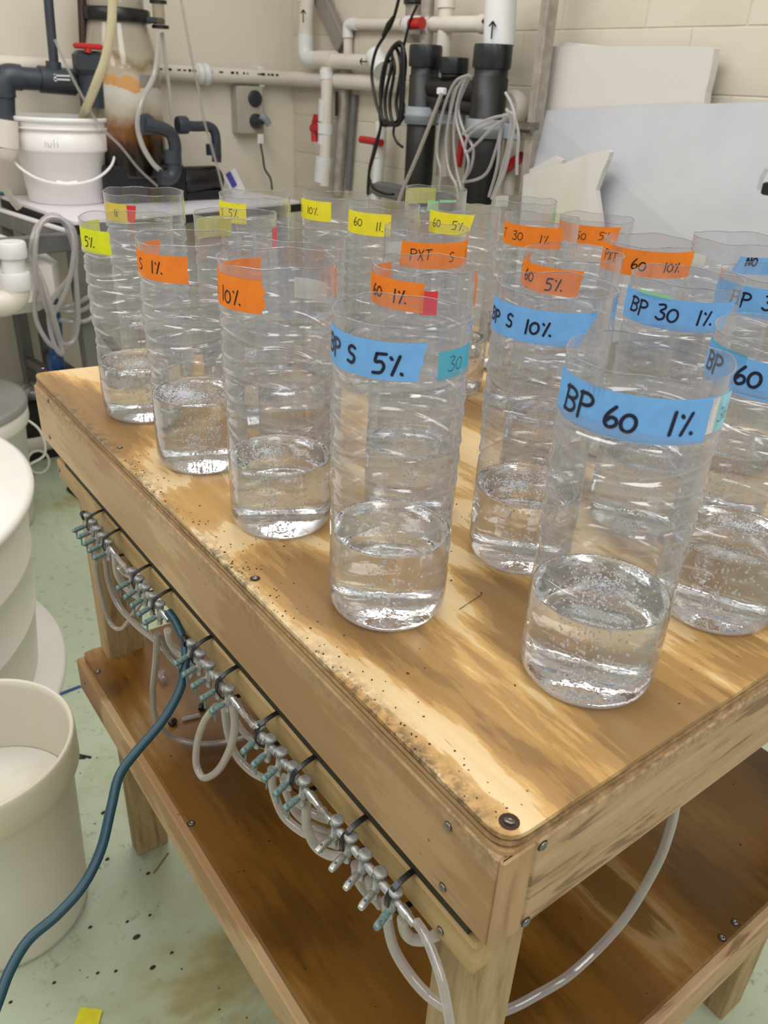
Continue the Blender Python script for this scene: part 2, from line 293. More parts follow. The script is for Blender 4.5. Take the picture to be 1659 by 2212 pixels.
# ------------------------------------------------------------------ mesh helpers
class MB:
    def __init__(s): s.v = []; s.f = []; s.sm = []; s.mi = []
    def add(s, vs, fs, smooth=False, mi=0):
        o = len(s.v); s.v += [Vector(p) for p in vs]
        for f in fs: s.f.append([i+o for i in f]); s.sm.append(smooth); s.mi.append(mi)
        return s
    def box(s, c, d, bev=0.0, R=None, mi=0):
        c = Vector(c); hx, hy, hz = d[0]/2, d[1]/2, d[2]/2
        if bev <= 0:
            P = [Vector((x, y, z)) for z in (-hz, hz) for x, y in ((-hx, -hy), (hx, -hy), (hx, hy), (-hx, hy))]
            F = [(3, 2, 1, 0), (4, 5, 6, 7), (0, 1, 5, 4), (1, 2, 6, 5), (2, 3, 7, 6), (3, 0, 4, 7)]
        else:
            b = min(bev, hx*0.9, hy*0.9, hz*0.9); P = []; F = []
            def ring(ix, iy, z):
                k = len(P)
                a, q = hx-ix, hy-iy
                for x, y in ((-a+b, -q), (a-b, -q), (a, -q+b), (a, q-b), (a-b, q), (-a+b, q), (-a, q-b), (-a, -q+b)): P.append(Vector((x, y, z)))
                return k
            r = [ring(b, b, -hz), ring(0, 0, -hz+b), ring(0, 0, hz-b), ring(b, b, hz)]
            F.append([r[0]+i for i in range(7, -1, -1)]); F.append([r[3]+i for i in range(8)])
            for k in range(3):
                for i in range(8): j = (i+1) % 8; F.append((r[k]+i, r[k]+j, r[k+1]+j, r[k+1]+i))
        if R is not None: P = [R @ p for p in P]
        return s.add([p+c for p in P], F, False, mi)
    def tube(s, pts, r, n=10, caps=True, mi=0, smooth=True, closed=False):
        pts = [Vector(p) for p in pts]; N = len(pts)
        rs = r if isinstance(r, (list, tuple)) else [r]*N
        up = None; vs = []; fs = []
        for i, p in enumerate(pts):
            if closed: t = pts[(i+1) % N] - pts[(i-1) % N]
            else: t = (pts[min(i+1, N-1)] - pts[max(i-1, 0)])
            t.normalize()
            if up is None:
                up = Vector((0, 0, 1)) if abs(t.z) < 0.9 else Vector((1, 0, 0))
            a = up - t*up.dot(t)
            if a.length < 1e-6: a = Vector((1, 0, 0)).cross(t)
            a.normalize(); b = t.cross(a); up = a
            for k in range(n):
                q = 2*PI*k/n; vs.append(p + (a*math.cos(q) + b*math.sin(q))*rs[i])
        rng = N if closed else N-1
        for i in range(rng):
            for k in range(n):
                a0 = i*n+k; a1 = i*n+(k+1) % n; b0 = ((i+1) % N)*n+k; b1 = ((i+1) % N)*n+(k+1) % n
                fs.append((a0, a1, b1, b0))
        s.add(vs, fs, smooth, mi)
        if caps and not closed:
            s.add(vs[:n], [tuple(range(n-1, -1, -1))], False, mi); s.add(vs[-n:], [tuple(range(n))], False, mi)
        return s
    def lathe(s, prof, c=(0, 0, 0), n=40, mi=0, smooth=True, capb=True, capt=True, ax=None, sx=1, sy=1):
        c = Vector(c); vs = []; fs = []
        R = Vector((0, 0, 1)).rotation_difference(Vector(ax)).to_matrix() if ax is not None else Matrix.Identity(3)
        for r, z in prof:
            for k in range(n):
                q = 2*PI*k/n; vs.append(c + R @ Vector((r*math.cos(q)*sx, r*math.sin(q)*sy, z)))
        for i in range(len(prof)-1):
            for k in range(n):
                a0 = i*n+k; a1 = i*n+(k+1) % n; fs.append((a0, a1, a1+n, a0+n))
        s.add(vs, fs, smooth, mi)
        if capb and prof[0][0] > 1e-5: s.add(vs[:n], [tuple(range(n-1, -1, -1))], False, mi)
        if capt and prof[-1][0] > 1e-5: s.add(vs[-n:], [tuple(range(n))], False, mi)
        return s
    def prism(s, poly, d, mi=0):
        """poly: 3-D points of a flat outline; d: extrusion vector"""
        poly = [Vector(p) for p in poly]; d = Vector(d); n = len(poly)
        nrm = Vector((0, 0, 0))
        for i in range(n): nrm += poly[i].cross(poly[(i+1) % n])
        if nrm.dot(d) < 0: poly.reverse()
        vs = poly + [p+d for p in poly]
        fs = [tuple(range(n-1, -1, -1)), tuple(range(n, 2*n))] + [(i, (i+1) % n, (i+1) % n+n, i+n) for i in range(n)]
        return s.add(vs, fs, False, mi)
    def mesh(s, name, mats):
        me = bpy.data.meshes.new(name); me.from_pydata([tuple(v) for v in s.v], [], s.f)
        me.polygons.foreach_set('use_smooth', s.sm); me.polygons.foreach_set('material_index', s.mi)
        for m_ in (mats if isinstance(mats, (list, tuple)) else [mats]): me.materials.append(m_)
        me.validate(); me.update(); return me
    def build(s, name, mats, parent=None, loc=None, rot=None):
        o = bpy.data.objects.new(name, s.mesh(name, mats)); COL.objects.link(o)
        if parent is not None:
            o.parent = parent
            if loc is None: o.matrix_parent_inverse = parent_world(parent).inverted()
        if loc is not None: o.location = loc
        if rot is not None: o.rotation_euler = rot
        return o
def parent_world(p):
    m_ = p.matrix_basis.copy()
    if p.parent: m_ = parent_world(p.parent) @ p.matrix_parent_inverse @ m_
    return m_
def tag(o, label=None, cat=None, group=None, kind=None):
    for k, v in (('label', label), ('category', cat), ('group', group), ('kind', kind)):
        if v: o[k] = v
    return o
def thing(name, label, cat, loc=(0, 0, 0), group=None):
    o = bpy.data.objects.new(name, None); COL.objects.link(o); o.location = loc; o.empty_display_size = 0.05
    return tag(o, label, cat, group)
def spline(pts, k=8, closed=False):
    P = [Vector(p) for p in pts]; N = len(P); out = []
    seg = N if closed else N-1
    for i in range(seg):
        p1, p2 = P[i], P[(i+1) % N]
        p0 = P[i-1] if (i > 0 or closed) else p1*2-p2
        p3 = P[(i+2) % N] if (i+2 < N or closed) else p2*2-p1
        for j in range(k):
            t = j/k
            out.append(0.5*((2*p1) + (p2-p0)*t + (2*p0-5*p1+4*p2-p3)*t*t + (3*p1-p0-3*p2+p3)*t**3))
    if not closed: out.append(P[-1])
    return out

# ================================================================== THE ROOM
FZ = -1.12; WY = 3.70; WX = 2.03
o = MB().box((0.2, 1.2, FZ-0.05), (9, 9, 0.1)).build('floor', M['floor']); tag(o, 'pale green painted floor with brown stains', None, None, 'structure')
o = MB().box((-0.9, WY+0.06, 0.4), (5.9, 0.12, 3.2)).build('wall_back', M['wall_back']); tag(o, 'cream painted wall behind the pump bench', kind='structure')
wr = MB().box((WX+0.0608, 1.2, 0.4), (0.12, 5.1, 3.2)).build('wall_right', M['mortar']); tag(wr, 'cream painted block wall on the right', kind='structure')
# painted blocks with recessed joints (only the faces towards the room)
bz = 0.471; ch = 0.172; bl = 0.344; yj = 1.247
me_cache = {}
for row in range(-9, 7):
    z0 = bz + row*ch
    off = 0.0 if row % 2 else 0.5
    for kx in range(-8, 9):
        y0 = yj + (kx+off)*bl
        y1 = y0 + bl
        a, b = max(y0, -1.2), min(y1, WY)
        if b-a < 0.03 or z0+ch > 2.0 or a > 3.69: continue
        key = (round(b-a, 3),)
        if key not in me_cache:
            me_cache[key] = MB().box((0, 0, 0), (0.018, b-a-0.004, ch-0.004), 0.0018).mesh('block', M['wall_right'])
        q = bpy.data.objects.new('block', me_cache[key]); COL.objects.link(q); q.parent = wr; q.location = (WX+0.0075, (a+b)/2, z0+ch/2)
# skirting coving where the floor meets the back wall
o = MB().box((-0.9, WY-0.01, FZ+0.06), (5.8, 0.02, 0.12)).build('baseboard_back', M['wall_back']); tag(o, kind='structure')

# ================================================================== THE WOODEN BENCH
bench = thing('wooden_bench', 'plywood-topped wooden bench with lower shelf carrying the cut bottles', 'bench', (0, 0, FZ))
TW = 0.90; TL = 1.152; TL2 = 1.04; SZ = -0.55
def rounded(corners, r, k=5):
    out = []; n = len(corners)
    for i in range(n):
        p = Vector(corners[i]); a = (Vector(corners[i-1])-p).normalized(); b = (Vector(corners[(i+1) % n])-p).normalized()
        for j in range(k+1):
            t = j/k; q0 = p+a*r; q1 = p+b*r
            out.append((1-t)**2*q0 + 2*t*(1-t)*p + t*t*q1)
    return out
def plate(corners, z0, z1, r=0.0):
    P = [(x, y, z0) for x, y in corners]
    if r: P = rounded(P, r)
    return MB().prism(P, (0, 0, z1-z0))
tc = [(0.002, 0.002), (TW, 0.002), (TW, TL2), (0.002, TL)]
plate(tc, -0.0045, 0.0, 0.022).build('plywood_face', M['ply_top'], bench)
tci = [(0.0035, 0.0035), (TW-0.002, 0.0035), (TW-0.002, TL2-0.002), (0.0035, TL-0.002)]
plate(tci, -0.0075, -0.0045, 0.022).build('plywood_ply', M['ply_edge_dark'], bench)
plate(tc, -0.0110, -0.0075, 0.022).build('plywood_ply', M['ply_edge'], bench)
plate(tci, -0.0140, -0.0110, 0.022).build('plywood_ply', M['ply_edge_dark'], bench)
plate([(0.0015, 0.0015), (TW, 0.0015), (TW, TL2), (0.0015, TL)], -0.018, -0.0140, 0.016).build('plywood_ply', M['ply_edge'], bench)
AB = -0.117
def board(name, x0, x1, y0, y1, z0, z1, mat, par=bench, bev=0.0025):
    return MB().box(((x0+x1)/2, (y0+y1)/2, (z0+z1)/2), (x1-x0, y1-y0, z1-z0), bev).build(name, mat, par)
b_ = board('apron_board', 0, 0.034, 0.004, TL, AB, -0.018, M['pine_y'])
tag(b_, 'long pine apron board along the left edge')
board('apron_end', 0.0005, 0.0335, 0.0, 0.005, AB, -0.018, M['pine_end'], bev=0.0015)
board('apron_board', 0.0345, TW, 0.0, 0.034, AB, -0.018, M['pine_x'])
board('apron_board', TW-0.034, TW, 0.035, TL2, AB, -0.018, M['pine_y'])
MB().prism([(0.035, TL-0.04, AB), (TW-0.035, TL2-0.038, AB), (TW-0.035, TL2-0.004, AB), (0.035, TL-0.008, AB)], (0, 0, 0.099)).build('apron_board', M['pine_x'], bench)
MB().box((0.45, 0.55, -0.07), (0.83, 0.035, 0.09), 0.002).build('cross_rail', M['pine_x'], bench)
tag(board('ledger_strip', 0.006, 0.030, 0.018, 1.105, -0.178, -0.140, M['ledger']), 'narrow timber strip under the apron')
tag(MB().box((0.017, 0.545, -0.1265), (0.018, 1.03, 0.024)).build('gap_shade_strip', M['gap'], bench), 'dark strip standing in for shade in the gap under the apron')  # added dark olive strip, imitates the shaded gap above the ledger
for (x0, x1, y0, y1) in ((0.031, 0.098, 0.040, 0.085), (0.031, 0.098, 1.04, 1.085), (0.812, 0.879, 0.05, 0.095), (0.812, 0.879, 0.96, 1.005)):
    board('leg', x0-0.004 if x0 < 0.5 else x0, x1, y0, y1, FZ, -0.018 if y0 > .5 or x0 > .5 else AB-0.001, M['pine_z'])
SX0, SX1, SY0, SY1 = -0.020, 0.905, -0.008, 1.10
plate([(SX0+0.012, SY0+0.012), (SX1-0.012, SY0+0.012), (SX1-0.012, SY1-0.012), (SX0+0.012, SY1-0.012)], SZ-0.016, SZ, 0.01).build('shelf_board', M['shelf_top'], bench)
board('shelf_edge', SX0, SX0+0.034, SY0, SY1, SZ-0.092, SZ-0.017, M['shelf_edge'])
board('shelf_edge', SX1-0.034, SX1, SY0, SY1, SZ-0.092, SZ-0.017, M['shelf_edge'])
board('shelf_edge', SX0+0.035, SX1-0.035, SY0, SY0+0.034, SZ-0.092, SZ-0.017, M['pine_x'])
board('shelf_edge', SX0+0.035, SX1-0.035, SY1-0.034, SY1, SZ-0.092, SZ-0.017, M['pine_x'])
# screws: head disc with a cross slot, dark stain ring
def screw(p, ax, r=0.0042, stain=0.008, par=bench, tilt=0.0):
    p = Vector(p); a = Vector(ax); a = (a + Vector((tilt, tilt*0.6, 0))).normalized()
    if stain: MB().lathe([(stain, 0), (stain*0.6, 0.0003), (0.0005, 0.0005)], p, 14, ax=ax).build('screw_stain', M['rust'], par)
    h = MB().lathe([(r, 0), (r*1.0, 0.0008), (r*0.8, 0.0014), (r*0.35, 0.0013), (r*0.3, 0.0005), (0.0002, 0.0004)], p+Vector(ax)*0.0003, 16, ax=a)
    h.build('screw', M['steel'], par)
for (px, py, st) in ((1100, 1775, 0.0078), (551, 1250, 0.0055), (259, 967, 0.004), (93, 797, 0.0035)):
    q = A(px, py, 2, 0); screw((q.x, q.y, 0.0002), (0, 0, 1), 0.0044 if st > .006 else .0030, st, tilt=0.4 if st > .006 else 0)
for (px, py) in ((969, 1784), (957, 1916), (104, 865), (108, 944)):
    q = A(px, py, 0, 0.0); screw((-0.0003, q.y, q.z), (-1, 0, 0), 0.0038, 0.0042)
for (px, py) in ((952, 2010), (128, 1015)):
    q = A(px, py, 0, 0.006); screw((0.0057, q.y, q.z), (-1, 0, 0), 0.0038, 0.0042)
for (px, py) in ((1172, 1826), (1135, 1991)):
    q = A(px, py, 1, 0.0); screw((q.x, -0.0003, q.z), (0, -1, 0), 0.004, 0.005)
for (px, py) in ((1588, 1993), (1560, 2026), (413, 1779), (211, 1451)):
    q = A(px, py, 2, SZ); screw((q.x, q.y, SZ+0.0002), (0, 0, 1), 0.0042, 0.0065)
for (px, py) in ((180, 1457),):
    q = A(px, py, 0, SX0); screw((SX0-0.0002, q.y, SZ-0.05), (-1, 0, 0), 0.0045, 0.006)

# ================================================================== THE CUT BOTTLES
RB, HB = 0.0585, 0.294
def bottle_radius(z, th, seed, h, kind):
    r = 1.0
    # heel
    if z < 0.020:
        t = z/0.020; r *= 0.80 + 0.20*math.sqrt(max(0, 1-(1-t)**2))
    # gentle waist above the water band
    r *= 1 - 0.030*math.exp(-((z-0.125)/0.020)**2)
    # wavy moulded grooves
    g = 0
    ribs = 7
    for i in range(ribs):
        zi = 0.116 + i*0.0212
        amp = (0.0042 if i else 0.0065)*(1 if i % 2 else -0.6)
        per = 2 if kind == 0 else 3
        zz = zi + amp*math.sin(per*th + seed + i*0.4)
        d = (z-zz)/0.0022
        g += math.exp(-d*d)*(0.8+0.35*math.sin(th*2+i+seed))
        g -= 0.45*math.exp(-((z-zz-0.0065)/0.0040)**2)
    for zi in (0.052, 0.066):
        d = (z - zi - 0.002*math.sin(2*th+seed))/0.0014; g += 0.22*math.exp(-d*d)
    return r*RB - 0.0026*g
def bottle_mesh(seed, kind):
    nt_, zs = 96, []
    z = 0.0
    while z < 0.10: zs.append(z); z += 0.0021 if z < 0.022 else 0.0032
    while z < 0.262: zs.append(z); z += 0.00125
    while z < HB-0.001: zs.append(z); z += 0.005
    zs.append(HB)
    b = MB(); vs = []; fs = []
    # bottom dome with a petal-free push-up
    prof = [(0.001, 0.0075), (0.018, 0.0065), (0.033, 0.0026), (RB*0.80-0.004, 0.0004)]
    rows = []
    for r, zz in prof: rows.append([Vector((r*math.cos(2*PI*k/nt_), r*math.sin(2*PI*k/nt_), zz)) for k in range(nt_)])
    for zz in zs:
        lip = 0.0008*math.sin(3*seed)  # slightly out of round
        row = []
        for k in range(nt_):
            th = 2*PI*k/nt_; r = bottle_radius(zz, th, seed, HB, kind)
            r *= 1 + 0.012*math.sin(2*th+seed)*max(0, (zz-0.15)/0.15)
            cut = 0.0012*math.sin(3*th+seed*2) + 0.0008*math.sin(7*th+seed) if zz == HB else 0
            row.append(Vector((r*math.cos(th), r*math.sin(th), zz+0.0004+cut)))
        rows.append(row)
    for row in rows: vs += row
    for i in range(len(rows)-1):
        for k in range(nt_):
            a = i*nt_+k; c = i*nt_+(k+1) % nt_; fs.append((a, c, c+nt_, a+nt_))
    b.add(vs, fs, True)
    rim = MB().tube([p for p in rows[-1]][::2], 0.00055, 5, closed=True)
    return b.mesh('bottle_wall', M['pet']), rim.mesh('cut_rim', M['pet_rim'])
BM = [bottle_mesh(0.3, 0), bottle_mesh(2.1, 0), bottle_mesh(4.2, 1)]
def water_mesh(h, seed):
    n = 64; rows = []
    prof = [(0.001, 0.0085), (0.020, 0.0072), (0.036, 0.0032), (RB*0.79-0.002, 0.0012)]
    for r, z in prof: rows.append([(r, z)]*n)
    z = 0.003
    zz = []
    while z < h-0.002: zz.append(z); z += 0.003 if z < 0.02 else 0.008
    zz += [h-0.001, h]
    b = MB(); vs = []; fs = []
    for r, z in prof:
        for k in range(n): q = 2*PI*k/n; vs.append(Vector((r*math.cos(q), r*math.sin(q), z)))
    for z in zz:
        for k in range(n):
            q = 2*PI*k/n; r = bottle_radius(z, q, seed, HB, 0) - 0.0009
            vs.append(Vector((r*math.cos(q), r*math.sin(q), z)))
    rt = RB*0.985
    for r, dz in ((rt-0.0022, -0.0010), (rt-0.005, -0.0016), (0.040, -0.0018), (0.027, -0.0012), (0.014, 0.0006), (0.0008, 0.0012)):
        for k in range(n):
            q = 2*PI*k/n; rip = 0.0005*math.sin(5*q+seed)*math.sin(r*300) if r < 0.05 else 0
            vs.append(Vector((r*math.cos(q), r*math.sin(q), h+dz+rip)))
    R = len(vs)//n
    for i in range(R-1):
        for k in range(n):
            a = i*n+k; c = i*n+(k+1) % n; fs.append((a, c, c+n, a+n))
    b.add(vs, fs, True)
    b.add(vs[:n], [tuple(range(n-1, -1, -1))], False); b.add(vs[-n:], [tuple(range(n))], False)
    return b.mesh('water', M['water'])
def ico(b, c, r, sz=1.0):
    x = 0.5257*r; z = 0.8507*r
    V_ = [(-x, 0, z), (x, 0, z), (-x, 0, -z), (x, 0, -z), (0, z, x), (0, z, -x), (0, -z, x), (0, -z, -x), (z, x, 0), (-z, x, 0), (z, -x, 0), (-z, -x, 0)]
    F_ = [(0, 4, 1), (0, 9, 4), (9, 5, 4), (4, 5, 8), (4, 8, 1), (8, 10, 1), (8, 3, 10), (5, 3, 8), (5, 2, 3), (2, 7, 3), (7, 10, 3), (7, 6, 10), (7, 11, 6), (11, 0, 6), (0, 1, 6), (6, 1, 10), (9, 0, 11), (9, 11, 2), (9, 2, 5), (7, 2, 11)]
    b.add([(c[0]+p[0], c[1]+p[1], c[2]+p[2]*sz) for p in V_], [f[::-1] for f in F_], True)
def bubble_mesh(h, n, foamy, seed):
    rnd = random.Random(seed); b = MB()
    for i in range(n):       # rising column
        t = rnd.random(); z = 0.010 + t*(h-0.014); sp = 0.007 + 0.016*t
        ico(b, (rnd.gauss(0, sp), rnd.gauss(0, sp), z), rnd.uniform(0.0004, 0.0011), rnd.uniform(1.2, 3.2))
    f = MB()
    for i in range(int(150)):  # bubbles ringing the wall at the water line
        q = rnd.random()*2*PI; ico(f, ((RB-0.0028)*0.985*math.cos(q), (RB-0.0028)*0.985*math.sin(q), h+rnd.uniform(-0.0002, 0.0010)), rnd.uniform(0.0005, 0.0010))
    cx, cyy = rnd.uniform(-0.01, 0.01), rnd.uniform(-0.005, 0.02)
    for i in range(int(520*foamy)):
        q = rnd.random()*2*PI; r = abs(rnd.gauss(0, 0.017))
        x, y = cx + r*math.cos(q)*1.3, cyy + r*math.sin(q)
        if math.hypot(x, y) < RB-0.004: ico(f, (x, y, h+rnd.uniform(-0.0008, 0.0008)), rnd.uniform(0.0006, 0.0012))
    return b.mesh('bubbles', M['bubble']), f.mesh('foam', M['foam'])

# handwriting strokes, unit cell 0..1
def arc(cx, cy_, rx, ry, a0, a1, n=12): return [(cx+rx*math.cos(math.radians(a0+(a1-a0)*i/n)), cy_+ry*math.sin(math.radians(a0+(a1-a0)*i/n))) for i in range(n+1)]
G = {
 'B': ([[(0.12, 1.0), (0.05, 0.0)], [(0.0, 0.92)] + arc(0.3, 0.76, 0.42, 0.22, 90, -80) + [(0.12, 0.54)] + arc(0.3, 0.28, 0.40, 0.26, 80, -90) + [(0.0, 0.04)]], 0.78),
 'P': ([[(0.1, 0.95), (0.08, -0.1)], [(0.02, 0.9)] + arc(0.30, 0.70, 0.36, 0.24, 95, -95) + [(0.1, 0.45)]], 0.72),
 'S': ([[(0.55, 0.9), (0.3, 1.0), (0.08, 0.82), (0.18, 0.58), (0.48, 0.46), (0.55, 0.22), (0.38, 0.02), (0.05, 0.08)]], 0.62),
 '5': ([[(0.12, 0.98), (0.08, 0.58), (0.38, 0.60), (0.55, 0.38), (0.42, 0.06), (0.02, 0.0)], [(0.12, 0.98), (0.6, 1.0)]], 0.66),
 '6': ([[(0.42, 1.0), (0.12, 0.6), (0.05, 0.22), (0.28, 0.0), (0.58, 0.16), (0.55, 0.42), (0.3, 0.48), (0.1, 0.26)]], 0.66),
 '0': ([arc(0.32, 0.42, 0.32, 0.40, 70, 440, 20)], 0.72),
 '3': ([[(0.05, 0.95), (0.4, 1.0), (0.5, 0.8), (0.22, 0.55), (0.52, 0.40), (0.50, 0.10), (0.22, 0.0), (0.0, 0.12)]], 0.62),
 '1': ([[(0.12, 1.0), (0.10, 0.0)]], 0.26),
 '7': ([[(0.02, 0.9), (0.45, 0.95), (0.15, 0.0)]], 0.55),
 '%': ([[(0.50, 0.95), (0.22, 0.0)], [(0.06, 0.86), (0.13, 0.78)], [(0.66, 0.08), (0.72, 0.03)]], 0.80),
 '.': ([[(0.05, 0.06), (0.12, 0.0)]], 0.22),
 'X': ([[(0.0, 1.0), (0.5, 0.0)], [(0.5, 1.0), (0.0, 0.0)]], 0.58),
 'T': ([[(0.0, 0.95), (0.62, 1.0)], [(0.3, 0.97), (0.28, 0.0)]], 0.66),
 'N': ([[(0.0, 0.0), (0.05, 1.0), (0.45, 0.05), (0.5, 1.0)]], 0.60),
 'O': ([arc(0.3, 0.5, 0.3, 0.48, 90, 450, 18)], 0.68),
 'L': ([[(0.05, 1), (0.0, 0), (0.4, 0.02)]], 0.5), 'I': ([[(0.1, 1), (0.1, 0)]], 0.24), 'l': ([[(0.1, 0.7), (0.1, 0)]], 0.24), 'u': ([[(0, 0.6), (0.1, 0.05), (0.35, 0.1), (0.4, 0.6)]], 0.5),
}
def ribbon(b, pts, w, fn):
    """pts in (u,v) metres; fn maps to 3-D; flat pen stroke of width w with round ends"""
    P = [Vector((p[0], p[1], 0)) for p in pts]
    if len(P) > 2: P = spline(P, 4)
    n = len(P); L = []; Rr = []
    for i, p in enumerate(P):
        t = P[min(i+1, n-1)]-P[max(i-1, 0)]
        if t.length < 1e-9: t = Vector((1, 0, 0))
        t.normalize(); q = Vector((-t.y, t.x, 0))*w/2
        L.append(p+q); Rr.append(p-q)
    vs = [fn(p.x, p.y) for p in L] + [fn(p.x, p.y) for p in Rr]
    b.add(vs, [(i, i+1, n+i+1, n+i) for i in range(n-1)], False)
    for p in (P[0], P[-1]):
        k = 8; b.add([fn(p.x+w/2*math.cos(2*PI*j/k), p.y+w/2*math.sin(2*PI*j/k)) for j in range(k)], [tuple(range(k))], False)
def write(b, text, u, v, h, w, fn, sx=1.0, slant=0.0, jitter=0.0, rnd=random):
    x = 0
    for ch in text:
        if ch == ' ': x += 0.35*h*sx; continue
        st, adv = G[ch]; dv = rnd.uniform(-1, 1)*jitter*h
        for s_ in st:
            ribbon(b, [(u+x+p[0]*h*sx + slant*p[1]*h, v+dv+p[1]*h) for p in s_], w, fn)
        x += (adv+0.12)*h*sx

def cyl_patch(b, fn, u0, u1, v0, v1, ragL=0.0, ragR=0.0, seed=1, slopeL=0.0, slopeR=0.0, drop=0.0):
    """patch of tape: u along the wall, v up; torn ends; drop = how far the right end sits lower"""
    rnd = random.Random(seed); nv = 9; nu = max(4, int((u1-u0)/0.003))
    jl = [rnd.uniform(-1, 1)*ragL for _ in range(nv)]; jr = [rnd.uniform(-1, 1)*ragR for _ in range(nv)]
    vs = []; 
    for j in range(nv):
        t = j/(nv-1); a = u0+jl[j]+slopeL*(t-0.5); c = u1+jr[j]+slopeR*(t-0.5)
        for i in range(nu+1):
            s_ = i/nu; u = a+(c-a)*s_; vs.append(fn(u, v0+(v1-v0)*t - drop*(s_-0.5)))
    fs = [(j*(nu+1)+i, j*(nu+1)+i+1, (j+1)*(nu+1)+i+1, (j+1)*(nu+1)+i) for j in range(nv-1) for i in range(nu)]
    b.add(vs, fs, True)

R_ = math.radians
# id: x, y, radius, height, water, mesh, spin, label, tapes
#  tape: (colour, dL, dR, z below rim to tape top, tape height, extra dict, [(text, d, size, dz)])  d in units of radius as seen from the camera side;
#  a pair (d,'b') lies on the far wall
def ang(x, y, d):
    """wall angle whose sideways offset seen from the camera is d radii; |d|>1 wraps to the far wall"""
    fc = math.atan2(CAM.y-y, CAM.x-x)
    if d > 1: return fc + PI - math.asin(max(-1, min(1, 2-d)))
    if d < -1: return fc - PI - math.asin(max(-1, min(1, -2-d)))
    return fc + math.asin(d)
BOT = []
def B(px, py, semi, label, tapes, h=0.294, water=0.092, r=None, xy=None, foam=0.4, mesh=None, spin=None, bub=160):
    BOT.append(dict(px=px, py=py, semi=semi, label=label, tapes=tapes, h=h, water=water, r=r, xy=xy, foam=foam, mesh=mesh, spin=spin, bub=bub))
TH = 0.031
B(1403, 765, 177, 'front cut bottle with blue tape reading BP 60 1%', [
   ('blue', -0.99, 0.80, 0.012, 0.0335, dict(ragR=0.0015, slopeR=0.006), [('BP', -0.86, 0.0185, 0.008), ('60', -0.36, 0.0155, 0.007), ('1%', 0.36, 0.0165, 0.008)]),
   ('white', 0.78, 0.90, 0.013, 0.027, dict(ragL=0.001, ragR=0.001), []),
   ('ice', 0.86, 0.999, 0.013, 0.027, {}, [('36', 0.88, 0.010, 0.008)])], xy=(0.192, 0.098), r=0.0595, h=0.294, water=0.089, foam=1.0, bub=260, mesh=1, spin=0.3)
B(875, 672, 148, 'cut bottle with blue BP S 5% tape and teal 30 sticker', [
   ('blue', -1.0, 0.31, 0.010, TH, dict(ragR=0.0008, slopeR=0.006, ragL=0.001), [('BP', -0.985, 0.015, 0.010), ('S', -0.72, 0.014, 0.009), ('5%', -0.36, 0.016, 0.006)]),
   ('teal', 0.52, 0.97, 0.018, 0.024, dict(slopeR=0.001), [('30', 0.66, 0.012, 0.007)])], xy=(0.105, 0.281), r=0.0580, h=0.294, water=0.088, foam=0.15, bub=130, mesh=0, spin=1.2)
B(1202, 615, 128, 'cut bottle with blue tape reading BP S 10%', [
   ('blue', -0.99, 0.58, 0.012, 0.031, dict(slopeR=0.018, ragL=0.0006), [('BP', -0.97, 0.012, 0.010), ('S', -0.71, 0.012, 0.010), ('10%', -0.40, 0.0125, 0.009)]),
   ('blue', 1.0, 1.06, 0.010, 0.031, {}, [])], xy=(0.290, 0.280), r=0.0575, h=0.298, water=0.086, foam=0.9, bub=160, mesh=2)
B(1485, 598, 118, 'cut bottle with blue tape reading BP 30 1%', [
   ('green', -0.75, -0.2, 0.010, 0.006, {}, []),
   ('blue', -0.99, 0.80, 0.013, 0.031, dict(slopeR=0.012), [('BP', -0.84, 0.015, 0.010), ('30', -0.38, 0.0155, 0.009), ('1%', 0.30, 0.014, 0.008)])], mesh=1)
B(1723, 730, 165, 'cut bottle at the right edge, blue tape starting BP 6', [
   ('teal', -0.99, -0.42, 0.011, 0.010, {}, []),
   ('blue', -0.99, 0.80, 0.013, 0.032, {}, [('BP', -0.94, 0.016, 0.010), ('60', -0.52, 0.0155, 0.009), ('5%', 0.2, 0.0155, 0.009)])], xy=(0.385, 0.095), r=0.0610, h=0.286, water=0.087, foam=0.9, bub=240, mesh=0)
B(1680, 590, 115, 'cut bottle with blue BP tape behind the rightmost one', [
   ('blue', -0.99, 0.8, 0.008, 0.031, dict(slopeL=-0.004), [('BP', -0.66, 0.0145, 0.010), ('30', -0.1, 0.015, 0.010)])], mesh=2)
B(1600, 515, 100, 'far cut bottle with small blue tape lettered NO', [
   ('white', -0.99, -0.6, 0.020, 0.014, {}, []),
   ('blue', 0.02, 0.8, 0.014, 0.022, dict(slopeL=0.008), [('NO', 0.22, 0.010, 0.011)])], mesh=0)
B(1405, 520, 96, 'cut bottle with orange tape reading PXT 60 10%', [
   ('orange', -0.99, 0.94, 0.004, 0.032, dict(slopeR=0.005, ragL=0.0008), [('PXT', -0.90, 0.012, 0.013), ('60', -0.30, 0.0125, 0.008), ('10%', 0.38, 0.0115, 0.008)])], mesh=1)
B(1240, 545, 105, 'cut bottle with orange 60 5% tape behind the blue S 10% one', [
   ('orange', -1.12, 0.22, 0.010, 0.030, dict(ragR=0.0008, slopeR=0.004), [('T', -0.999, 0.012, 0.011), ('60', -0.90, 0.0125, 0.009), ('5%', -0.46, 0.0135, 0.005)])], mesh=0)
B(1172, 470, 80, 'cut bottle with orange tape reading T 30 1%', [
   ('orange', -0.98, 0.56, 0.006, 0.030, {}, [('T', -0.94, 0.012, 0.010), ('30', -0.70, 0.0125, 0.009), ('1%', 0.0, 0.012, 0.008)])], mesh=2)
